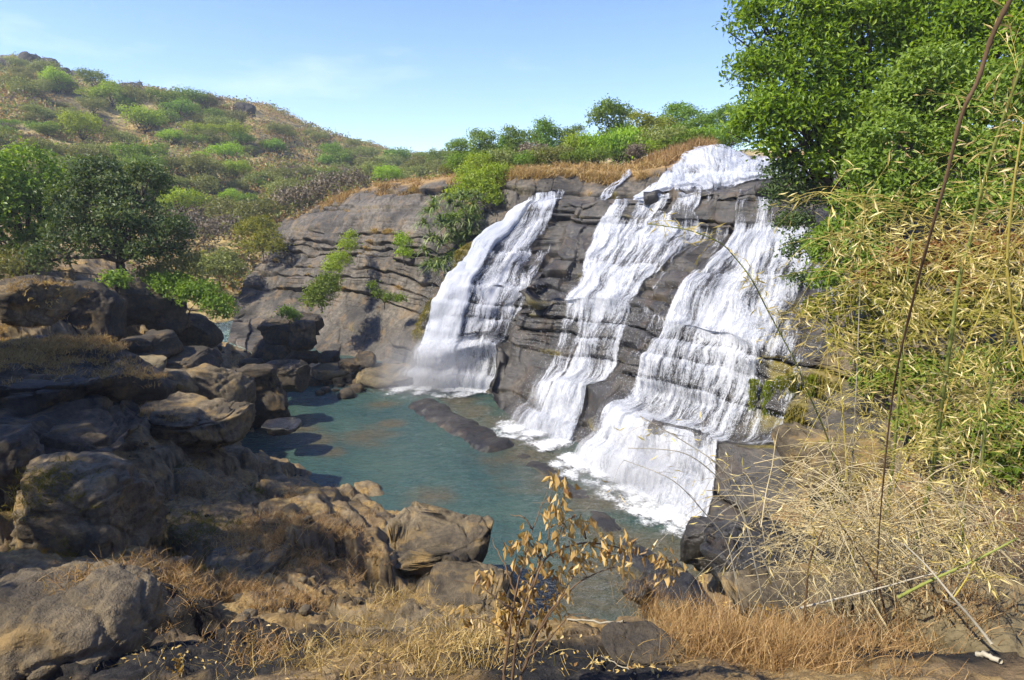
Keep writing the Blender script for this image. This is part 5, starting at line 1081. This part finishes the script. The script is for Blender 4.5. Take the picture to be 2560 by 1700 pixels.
# ------------------------------------------------------------------ moss strands beside the right waterfall
for i, (a, w, y0, y1, lab) in enumerate([(1885,14,950,1075,'thin green moss strand nearest the right waterfall'),(1922,20,955,1085,'green moss strand, second from the right waterfall'),(1950,18,945,1080,'green moss strand in the middle of the mossy wall'),(1985,30,935,1100,'widest green moss strand on the mossy wall'),(2030,22,940,1110,'moss strand at the right end of the mossy wall')]):
    rs = np.random.RandomState(90 + i); n = 900; top = cliff_px(a, y0); c = at(a, y0, top[1] - 0.5); L = (y1 - y0) * mpx(c[1]); W_ = w * mpx(c[1])
    t = rs.uniform(0, 1, n); P = np.column_stack([rs.normal(0, 0.33, n) * W_ * (1 - 0.4 * t), rs.normal(0, .05, n) - 0.05 * t, -t * L])
    D = np.column_stack([rs.normal(0, .12, n), rs.normal(-.1, .1, n), -np.ones(n)]); N = np.column_stack([rs.normal(0, .5, n), -np.ones(n), rs.normal(.2, .4, n)])
    V, F, ti = leaves(P, D, norm(N), 0.22, 0.035, np.clip(rs.normal(.45, .25, n), 0, 1)); root = empty('moss_strand', c, lab, 'moss', 'moss strands on the wet wall')
    link('strand', mesh_np('strand', V, F, {'tint': ti}, smooth=False), M['mossgreen'] if 'mossgreen' in M else M.setdefault('mossgreen', mat_leaf('moss_strand', [(0.10, 0.12, 0.008), (0.26, 0.29, 0.018), (0.40, 0.42, 0.03)], 0.4, 0.6, 0.3)), root)

# ------------------------------------------------------------------ bamboo
def px_path(pts, n):
    return cat_rom(np.array([at(*p) for p in pts]), np.linspace(0, len(pts) - 1, n))
def bamboo(pts, r, mat, label, seed, nodes=14, br=5, blen=0.45, leafn=7, start=0.15, name='bamboo', group='bamboo culms at right', leafL=0.11, taper=0.45, brmat=None):
    rs = np.random.RandomState(seed); n = nodes * 6 + 1; P = px_path(pts, n); s = np.linspace(0, 1, n); R = r * (1 - (1 - taper) * s)
    nd = (np.arange(n) % 6 == 0); R2 = R * np.where(nd, 1.28, 1.0)
    base = P[0].copy(); root = empty(name, base, label, 'bamboo', group)
    V, F = tubes([(P - base, R2)], 8); link('culm', mesh_np('culm', V, F), M[mat], root)
    tw, LC, LD, LN = [], [], [], []
    for i in np.flatnonzero(nd):
        if s[i] < start: continue
        for _ in range(rs.poisson(br * 0.72)):
            d = rand_dir(rs, 1)[0]; d[2] = d[2] * 0.6 + 0.15; d = d / np.linalg.norm(d); L = blen * rs.uniform(0.3, 1.3); t = np.linspace(0, 1, 6)[:, None]
            Q = P[i] + d * L * t + np.array([0, 0, -0.35 * L]) * t ** 2 + np.cumsum(rs.normal(0, 0.012 * L, (6, 3)), 0)
            tw.append((Q - base, np.linspace(0.0032, 0.0012, 6) * rs.uniform(.7, 1.2)))
            for _ in range(2):
                j = rs.randint(2, 5); d2 = norm((d + rand_dir(rs, 1)[0] * 0.9)[None])[0]; L2 = L * rs.uniform(.2, .5); tw.append((np.stack([Q[j], Q[j] + d2 * L2 * .5, Q[j] + d2 * L2 + np.array([0, 0, -.1 * L2])]) - base, np.array([.0018, .0013, .0008])))
                LC.append(Q[j] + d2 * L2); LD.append(d2 + np.array([0, 0, -.5])); LN.append(rand_dir(rs, 1)[0])
            for _ in range(rs.poisson(leafn * 0.28)):
                j = rs.randint(1, 6); d2 = d + rand_dir(rs, 1)[0] * 0.8 + np.array([0, 0, -0.25]); d2 /= np.linalg.norm(d2)
                LC.append(Q[j] + d2 * leafL * 0.5); LD.append(d2); LN.append(rand_dir(rs, 1)[0] + np.array([0, 0, .6]))
    if tw:
        V, F = tubes(tw, 3); bo = link('branches', mesh_np('branches', V, F), M[brmat or ('yculm' if mat != 'greyculm' else 'greyculm')], root, kind='stuff')
        nl = len(LC); L = leafL * rs.uniform(.5, 1.3, nl); V, F, ti = leaves(np.array(LC) - base, np.array(LD), np.array(LN), L, L * 0.13, np.clip(rs.normal(.5, .25, nl), 0, 1))
        link('leaves', mesh_np('leaves', V, F, {'tint': ti}, smooth=False), M['bambooleaf'], bo, kind='stuff')
    return root
BB = [
 ([(2280,1400,6.2),(2327,1200,6.0),(2358,982,5.8),(2376,857,5.7),(2398,700,5.6),(2427,594,5.5),(2450,490,5.4),(2500,320,5.2),(2570,120,5.0)],.021,'culm','thick green culm rising from the litter to the top right corner',20,5,.55,8,.12),
 ([(2205,1330,6.6),(2228,1200,6.5),(2255,902,6.3),(2266,732,6.2),(2282,585,6.1)],.018,'culm','straight green culm left of the thick one',14,6,.5,8,.15),
 ([(2120,1290,6.6),(2099,1200,6.5),(2063,1080,6.4),(2014,969,6.3),(1987,902,6.2),(1920,777,6.1),(1880,700,6.0),(1840,647,6.0),(1800,607,5.9),(1720,575,5.8),(1620,560,5.7)],.009,'culm','green culm arching left in front of the right waterfall',22,3.4,.26,4,.1),
 ([(2122,1290,7),(2117,1170,7),(2105,1000,7),(2086,812,7)],.012,'yculm','short yellow culm behind the arching one',10,3,.35,6,.2),
 ([(2124,1300,7.2),(2130,1170,7.1),(2140,980,7.0),(2147,800,7.0),(2150,700,7)],.010,'greyculm','thin grey cane beside the short yellow culm',10,3,.35,5,.2),
 ([(2330,1150,6.4),(2367,1005,6.3),(2420,860,6.2),(2474,723,6.1),(2520,560,6.0)],.012,'yculm','slanting yellow culm crossing the thick green one',14,5,.5,8,.1),
 ([(2300,1130,5.8),(2240,940,5.7),(2130,880,5.6),(2040,800,5.6),(1990,790,5.5)],.008,'yculm','yellow cane leaning left below the leafy tree',12,4,.35,6,.2),
 ([(2350,860,5.4),(2280,760,5.4),(2200,660,5.3),(2150,600,5.3),(2060,580,5.2)],.008,'yculm','yellow spray leaning left across the green foliage',12,4,.35,7,.1),
 ([(2400,640,5.2),(2320,560,5.2),(2230,500,5.1),(2150,490,5.1),(2050,480,5.0)],.007,'yculm','upper yellow spray reaching left towards the creeper',12,3.6,.32,6,.1),
 ([(2560,900,4.6),(2520,700,4.6),(2530,500,4.5),(2560,300,4.4)],.012,'yculm','yellow culm at the right edge of the picture',14,5,.5,8,.0),
 ([(2450,1250,5.6),(2460,1100,5.5),(2480,950,5.4),(2540,780,5.3),(2600,640,5.2)],.013,'culm','green culm leaning out to the right edge',14,5,.5,8,.1),
 ([(2240,1420,6.0),(2225,1260,6.0),(2300,1090,5.9),(2390,1020,5.8),(2500,960,5.7)],.009,'yculm','low yellow cane arching right above the litter',12,5,.45,8,.1),
 ([(2400,1420,5.6),(2410,1250,5.6),(2390,1150,5.6),(2300,1120,5.5),(2200,1130,5.5)],.010,'culm','green culm bent over the litter slope',12,5,.5,8,.1),
 ([(1990,1560,5.6),(1870,1320,5.7),(1832,1228,5.8),(1800,1166,5.8),(1720,1110,5.9),(1600,1040,6.0)],.009,'greyculm','grey cane arching furthest over the right waterfall',16,1.6,.5,.4,.2),
 ([(1911,1520,5.2),(1890,1420,5.2),(1850,1260,5.3),(1780,1180,5.3),(1700,1130,5.3),(1570,1120,5.3)],.008,'greyculm','grey cane bending left over the foam of the right waterfall',14,1.6,.5,.4,.2),
 ([(1860,1530,5.0),(1840,1450,5.0),(1815,1352,5.1),(1760,1280,5.1),(1680,1200,5.1),(1560,1150,5.2)],.007,'greyculm','lowest grey cane crossing in front of the wet boulder',14,1.5,.45,.4,.2),
 ([(2010,1560,4.8),(2016,1480,4.8),(2025,1400,4.8),(2045,1350,4.8),(2060,1320,4.8)],.011,'browncane','dark broken stem standing in the dry grass',8,2,.3,1,.3),
 ([(2220,1560,4.8),(2190,1450,4.8),(2140,1370,4.9),(2095,1300,5.0)],.010,'browncane','dark slanting stem leaning left above the dry grass',8,2.5,.35,1.5,.3),
 ([(2000,1520,4.9),(2080,1500,4.8),(2200,1470,4.7),(2330,1435,4.6),(2420,1420,4.5)],.009,'greyculm','grey stick lying slantwise under the fallen culm',8,2,.3,.5,.3),
 ([(2246,1493,4.6),(2330,1450,4.5),(2440,1400,4.4),(2545,1345,4.3)],.014,'culm','fallen yellow-green culm with a cut grey end at right',8,1.5,.3,2,.1),
 ([(2479,1610,4.0),(2440,1560,4.1),(2380,1490,4.2),(2317,1415,4.4),(2260,1360,4.6)],.012,'greyculm','grey pole leaning across the tan boulder',8,1.5,.3,1,.3),
 ([(2380,1500,4.3),(2420,1440,4.3),(2430,1400,4.3),(2400,1300,4.4),(2370,1180,4.5)],.006,'yculm','thin bright yellow cane with a kink near the fallen culm',10,2.5,.3,4,.2),
]
for i, (pts, r, mt, lab, nd, br, bl_, ln, st_) in enumerate(BB): bamboo(pts, r, mt, lab, 200 + i, nd, br, bl_, ln, st_, taper=0.45)
bamboo([(2190,1500,4.9),(2200,1300,4.6),(2230,1000,4.1),(2280,760,3.6),(2333,560,3.3),(2365,446,3.2),(2405,286,3.1),(2445,200,3.05),(2481,89,3.0),(2535,-20,2.95),(2600,-160,2.9)], .0045, 'browncane', 'dark brown bare cane slanting across the top right corner', 260, 14, 0.3, .2, .2, 0.5, taper=2.5)
# tangle of dry twigs nobody could count
rs = np.random.RandomState(300); tw = []; LC, LD, LN = [], [], []
for i in range(850):
    a = rs.choice([rs.normal(2170, 150), rs.uniform(1950, 2540)]); b = rs.normal(1330, 95) + (a - 2170) * 0.05; Y = rs.uniform(4.8, 7.4)
    if a < 1850: continue
    c = at(a, b, Y); d = rand_dir(rs, 1)[0]; d[2] *= 0.55; d /= np.linalg.norm(d); L = rs.uniform(.4, 1.5); t = np.linspace(-.5, .5, 6)[:, None]
    Q = c + d * L * t + np.array([0, 0, -.5 * L]) * t ** 2 + np.cumsum(rs.normal(0, .012, (6, 3)), 0); tw.append((Q, np.linspace(.0052, .0016, 6) * rs.uniform(.5, 1.4)))
    for _ in range(rs.poisson(0.9)):
        j = rs.randint(1, 6); d2 = norm((d + rand_dir(rs, 1)[0])[None])[0]; LC.append(Q[j] + d2 * .05); LD.append(d2); LN.append(rand_dir(rs, 1)[0])
V, F = tubes(tw, 3); link('dry_twigs', mesh_np('dry_twigs', V, F), M['strawcane'], kind='stuff', label='tangle of dry grey bamboo twigs above the right bank', cat='twigs')
L = rs.uniform(.05, .12, len(LC)); V, F, ti = leaves(np.array(LC), np.array(LD), np.array(LN), L, L * .16, np.clip(rs.normal(.5, .3, len(LC)), 0, 1))
link('dry_bamboo_leaves', mesh_np('dry_bamboo_leaves', V, F, {'tint': ti}, smooth=False), M['bambooleaf'], kind='stuff', label='dry yellow bamboo leaves caught in the twig tangle', cat='leaves')
tw, LC, LD, LN = [], [], [], []
for i in range(900):
    a = rs.uniform(2080, 2620); b = rs.uniform(480, 1250); Y = rs.uniform(6.2, 9.0)
    if a < 2080 + (abs(b - 850) - 250) * 0.4: continue
    c = at(a, b, Y); d = rand_dir(rs, 1)[0]; d[2] *= 0.6; d /= np.linalg.norm(d); L = rs.uniform(.35, 1.3); t = np.linspace(0, 1, 5)[:, None]
    Q = c + d * L * t + np.array([0, 0, -.35 * L]) * t ** 2 + np.cumsum(rs.normal(0, .012, (5, 3)), 0); tw.append((Q, np.linspace(.0032, .001, 5) * rs.uniform(.6, 1.2)))
    for _ in range(rs.poisson(0.9)):
        j = rs.randint(1, 5); d2 = norm((d + rand_dir(rs, 1)[0] * .8 + np.array([0, 0, -.2]))[None])[0]; LC.append(Q[j] + d2 * .05); LD.append(d2); LN.append(rand_dir(rs, 1)[0])
V, F = tubes(tw, 3); link('bamboo_twigs', mesh_np('bamboo_twigs', V, F), M['yculm'], kind='stuff', label='thicket of thin yellow bamboo twigs between the culms', cat='twigs')
L = rs.uniform(.06, .14, len(LC)); V, F, ti = leaves(np.array(LC), np.array(LD), np.array(LN), L, L * .14, np.clip(rs.normal(.5, .28, len(LC)), 0, 1))
link('bamboo_leaves', mesh_np('bamboo_leaves', V, F, {'tint': ti}, smooth=False), M['bambooleaf'], kind='stuff', label='yellow bamboo leaves in the thicket at right', cat='leaves')

# ------------------------------------------------------------------ dead-leaf shrub in the foreground
def zz4(x, y): return 1000 + x * 0.3507, 1150 + y * 0.3507
sp = [[(740,1540,2.95),(780,1250,3.05),(830,900,3.15),(930,490,3.3),(1030,240,3.4)],[(800,1550,2.95),(830,1250,3.0),(900,1000,3.1),(1000,720,3.2),(1130,610,3.25),(1330,560,3.3),(1550,600,3.3),(1880,710,3.35),(2000,780,3.4)],
      [(860,1540,2.95),(940,1300,3.0),(1060,1080,3.1),(1200,920,3.15),(1400,790,3.2),(1560,740,3.2)],[(850,1350,3.0),(760,1240,3.0),(620,1140,3.05),(430,1100,3.1)],[(820,950,3.15),(760,760,3.2),(700,640,3.25),(680,560,3.3)],
      [(800,1050,3.1),(690,970,3.1),(560,860,3.15),(380,830,3.2)],[(900,1000,3.1),(980,760,3.15),(1080,520,3.25),(1110,270,3.3),(1130,100,3.35)],[(940,1300,3.0),(1130,1040,3.1),(1250,850,3.2),(1340,760,3.25)],[(900,1420,2.95),(1060,1290,3.0),(1200,1140,3.05),(1330,1090,3.05)],
      [(930,490,3.3),(880,420,3.3),(800,385,3.35)],[(1130,610,3.25),(1180,470,3.3),(1260,430,3.35)],[(1330,560,3.3),(1325,480,3.3),(1345,420,3.3)],[(1000,720,3.2),(940,620,3.2),(840,570,3.2)]]
base = px_path([(*zz4(*q[:2]), q[2]) for q in sp[1]], 2)[0]; root = empty('dead_leaf_shrub', base, 'shrub with hanging dry brown leaves in the foreground centre', 'shrub')
rs = np.random.RandomState(400); pths = []
for i, q in enumerate(sp):
    P = px_path([(*zz4(*k[:2]), k[2]) for k in q], 24); P[1:] += np.cumsum(rs.normal(0, .003, (23, 3)), 0)
    if q[0][1] > 1500: P = np.concatenate([[P[0] + np.array([0, 0, -0.35])], P])
    pths.append((P - base, np.linspace(.010 if i < 3 else .006, .0016, len(P))))
    if i in (0, 1, 2, 6):
        for k in range(5):
            j = rs.randint(10, 23); d = rand_dir(rs, 1)[0]; pths.append((np.stack([P[j], P[j] + d * .06, P[j] + d * .13 + np.array([0, 0, .02])]) - base, np.array([.002, .0015, .0008])))
V, F = tubes(pths, 6); link('stems', mesh_np('stems', V, F), M['browncane'], root)
allp = np.concatenate([p for p, r in pths[:]]); LC, LD, LN, LL = [], [], [], []
CLP = [(1060,370),(1110,290),(1160,380),(1130,510),(1190,470),(1250,450),(1340,430),(760,620),(830,590),(920,540),(960,590),(1040,620),(1160,650),(1230,630),(1300,690),(1360,650),(1480,560),(1460,650),(1680,550),(1610,660),(1570,770),(1850,640),(1900,700),(1930,830),(1990,760),(870,720),(1000,760),(1080,780),(1150,850),(940,810),(900,880),(1240,740),(1320,740),(590,820),(630,810),(690,970),(750,1030),(1080,960),(1170,930),(1020,1130),(1060,1060),(1110,1090),(850,1080),(790,1180),(710,1200),(1030,1150),(1080,1200),(820,1100),(460,1100),(500,1150),(680,1100),(1120,100),(1190,150),(1140,1230),(920,960),(980,900),(870,1000),(760,1120),(900,1150)]
for (a, b) in CLP:
    c0 = at(*zz4(a, b), 3.2) - base; k = allp[np.argmin(np.linalg.norm(allp - c0, axis=1))]; c = c0 * .75 + k * .25; low = b > 850
    pths_n = rs.randint(9, 15)
    for _ in range(pths_n):
        d = np.array([rs.normal(0, .45), rs.normal(0, .45), -1.0 + rs.uniform(0, .5)]); d /= np.linalg.norm(d); L = rs.uniform(.045, .085)
        LC.append(c + rs.normal(0, .028, 3) + d * L * .4); LD.append(d); LN.append(rand_dir(rs, 1)[0]); LL.append(L)
n = len(LC); V, F, ti = leaves(np.array(LC), np.array(LD), np.array(LN), np.array(LL), np.array(LL) * rs.uniform(.28, .55, n), np.clip(rs.normal(.5, .28, n), 0, 1))
link('leaves', mesh_np('leaves', V, F, {'tint': ti}, smooth=False), M['dead'], root)
# small dry plants
for i, (a, b, Y, h, lab, mt) in enumerate([(450,1660,4.4,.16,'small plant with orange dry leaves at the bottom left','rusty'),(1920,1530,5.2,.3,'small shrub with red-brown leaves in the dry grass','rusty'),(2180,1570,4.8,.25,'rust-leaved shrublet among the twigs at the bottom right','rusty'),(110,760,21.5,.9,'rusty dry bush on the left rocks above the straw ledge','dead')]):
    s_ = seen(a, b + 25); c = s_[0] if s_ is not None else at(a, b, Y); rs = np.random.RandomState(420 + i); root = empty('dry_plant', c, lab, 'plant')
    st = []; LC, LD, LN = [], [], []
    for k in range(7):
        d = rand_dir(rs, 1)[0]; d[2] = abs(d[2]) + 1.0; d /= np.linalg.norm(d); L = h * rs.uniform(.6, 1.3); t = np.linspace(0, 1, 6)[:, None]; Q = d * L * t + rs.normal(0, .02 * h, (6, 3)); Q[0] = (0, 0, -.03); st.append((Q, np.linspace(.012, .004, 6) * h))
        for _ in range(9): j = rs.randint(2, 6); e = rand_dir(rs, 1)[0]; LC.append(Q[j] + e * .06 * h); LD.append(e + np.array([0, 0, -.5])); LN.append(rand_dir(rs, 1)[0])
    V, F = tubes(st, 4); link('stems', mesh_np('stems', V, F), M['browncane'], root); n = len(LC); V, F, ti = leaves(np.array(LC), np.array(LD), np.array(LN), .16 * h + .012, .07 * h + .006, np.clip(rs.normal(.5, .25, n), 0, 1)); link('leaves', mesh_np('leaves', V, F, {'tint': ti}, smooth=False), M[mt], root)
# sticks and fallen leaves
for i, (a0, b0, a1, b1, r, lab) in enumerate([(1415,1553,1560,1562,.009,'bleached stick lying at the edge of the burnt earth'),(1500,1640,1590,1690,.004,'pale reed lying on the burnt earth at the bottom'),(2440,1640,2500,1660,.02,'short broken pale wood on the tan boulder')]):
    s0, s1 = seen(a0, b0), seen(a1, b1)
    if s0 is None or s1 is None: continue
    P = np.linspace(0, 1, 10)[:, None] * (s1[0] - s0[0]) + np.random.RandomState(i).normal(0, .006, (10, 3)) + np.array([0, 0, r + .01]); V, F = tubes([(P, np.full(10, r))], 6)
    link('stick', mesh_np('stick', V, F), M['greyculm'], label=lab, cat='stick', loc=s0[0], group='sticks on the ground')
def litter_pts(spots, n, seed):
    rs = np.random.RandomState(seed); out = []
    for (a, b, r, k) in spots:
        s_ = seen(a, b)
        if s_ is None: continue
        q = s_[0][:2] + rs.normal(0, .5, (int(n * k), 2)) * r; z = ground_z(q); out.append(np.column_stack([q, z + .012]))
    return np.concatenate(out)
def litter_obj(pts, L, mat, label, seed):
    rs = np.random.RandomState(seed); n = len(pts); D = rand_dir(rs, n); D[:, 2] *= .25; N = rand_dir(rs, n) * .5 + np.array([0, 0, 1]); l = L * rs.uniform(.6, 1.3, n)
    V, F, ti = leaves(pts, D, norm(N), l, l * .45, np.clip(rs.normal(.5, .3, n), 0, 1)); link('fallen_leaves', mesh_np('fallen_leaves', V, F, {'tint': ti}, smooth=False), M[mat], kind='stuff', label=label, cat='leaves')
litter_obj(litter_pts([(2100,1220,2.2,1),(2250,1280,2.0,1),(2000,1190,1.5,.8),(2350,1330,1.6,.8),(2150,1330,1.6,.8)], 2600, 500), .08, 'dead', 'brown fallen leaves covering the right slope', 500)
litter_obj(litter_pts([(2100,1220,2.2,1),(2250,1280,2.0,1),(2350,1330,1.6,.8),(2150,1330,1.6,1)], 2200, 502), .09, 'bambooleaf', 'pale bamboo leaf litter on the right slope', 502)
litter_obj(litter_pts([(450,1620,.8,1),(650,1600,.8,.6),(1400,1640,.7,1),(1600,1660,.5,.8),(350,1600,.3,.8),(900,1650,.6,.5),(1200,1600,.4,.5)], 60, 501), .045, 'dead', 'a few dead leaves scattered on the burnt foreground', 501)

# ------------------------------------------------------------------ spray
def spray(name, D, n, seed, label, out=0.5):
    rs = np.random.RandomState(seed); w = np.clip(D, 0, 1.3).ravel() * sstep(5.2, 3.0, V2).ravel() * (V2.ravel() < 3.3); p = w / w.sum(); i = rs.choice(len(p), n, p=p)
    P = Pf[i] + NB.reshape(-1, 3)[i] * (rs.exponential(out, n) * 0.55 + .15)[:, None] + rs.normal(0, .12, (n, 3)); P[:, 2] = np.maximum(P[:, 2], .05)
    Dr = np.column_stack([rs.normal(0, .3, n), rs.normal(0, .3, n), -np.ones(n)]); s = rs.uniform(.006, .022, n)
    V, F, ti = leaves(P, Dr, rand_dir(rs, n), s * 1.7, s * 0.8); link(name, mesh_np(name, V, F, smooth=False), M['drop'], kind='stuff', label=label, cat='spray')
t = NT('droplet'); M['drop'] = t.done(t.pbsdf((0.85, 0.87, 0.9), 0.3, None, 0.5))
spray('spray', DENS['left'], 9000, 600, 'fine droplets flying off the left waterfall', .35)
spray('spray', DENS['centre'], 9000, 601, 'fine droplets flying off the middle waterfall', .35)
spray('spray', DENS['right'], 16000, 602, 'fine droplets flying off the right waterfall', .4)

# ------------------------------------------------------------------ air
def box_mesh(name, lo, hi):
    V = [(x, y, z) for x in (lo[0], hi[0]) for y in (lo[1], hi[1]) for z in (lo[2], hi[2])]
    return mesh_np(name, V, [[0, 1, 3, 2], [4, 6, 7, 5], [0, 4, 5, 1], [2, 3, 7, 6], [0, 2, 6, 4], [1, 5, 7, 3]], smooth=False)
hz = bpy.data.materials.new('haze'); hz.use_nodes = True; hn = hz.node_tree; hn.nodes.clear()
pv = hn.nodes.new('ShaderNodeVolumePrincipled'); pv.inputs['Color'].default_value = (0.86, 0.92, 1.0, 1); pv.inputs['Density'].default_value = 0.0006; pv.inputs['Anisotropy'].default_value = 0.2
ho = hn.nodes.new('ShaderNodeOutputMaterial'); hn.links.new(pv.outputs[0], ho.inputs['Volume'])
link('haze', box_mesh('haze', (-520, -70, -9), (620, 560, 96)), hz, kind='stuff', label='thin pale haze in the air over the whole valley', cat='haze')
SC.cycles.volume_bounces = 0
def mist(px, py, Y, R, dens, label):
    t = NT('mist'); co = t.objco(); ln = t.n('ShaderNodeVectorMath', operation='LENGTH'); t.l(co, ln.inputs[0])
    fall = t.math('POWER', t.math('SUBTRACT', 1.0, ln.outputs['Value'], clamp=True), 1.6); nz_ = t.noise(co, 2.0, 2, 0.5)
    pv = t.n('ShaderNodeVolumePrincipled'); pv.inputs['Color'].default_value = (0.95, 0.96, 0.98, 1); t.put(pv.inputs['Density'], t.math('MULTIPLY', t.math('MULTIPLY', fall, t.sm(nz_, 0.25, 0.65)), dens)); t.l(pv.outputs[0], t.out.inputs['Volume'])
    V, F = ico(3); o = link('mist', mesh_np('mist', V, F), t.m, kind='stuff', label=label, cat='mist', loc=at(px, py, Y)); o.scale = R
mist(1060, 930, 31.8, (3.6, 2.4, 2.6), 0.9, 'white mist hanging at the foot of the left waterfall')
mist(1330, 1080, 25.6, (2.2, 1.6, 1.5), 0.5, 'thin mist at the foot of the middle waterfall')
mist(1600, 1170, 20.4, (3.4, 2.2, 2.2), 0.55, 'thin mist over the lowest apron of the right waterfall')
SC.cycles.volume_step_rate = 2.0; SC.cycles.volume_max_steps = 64
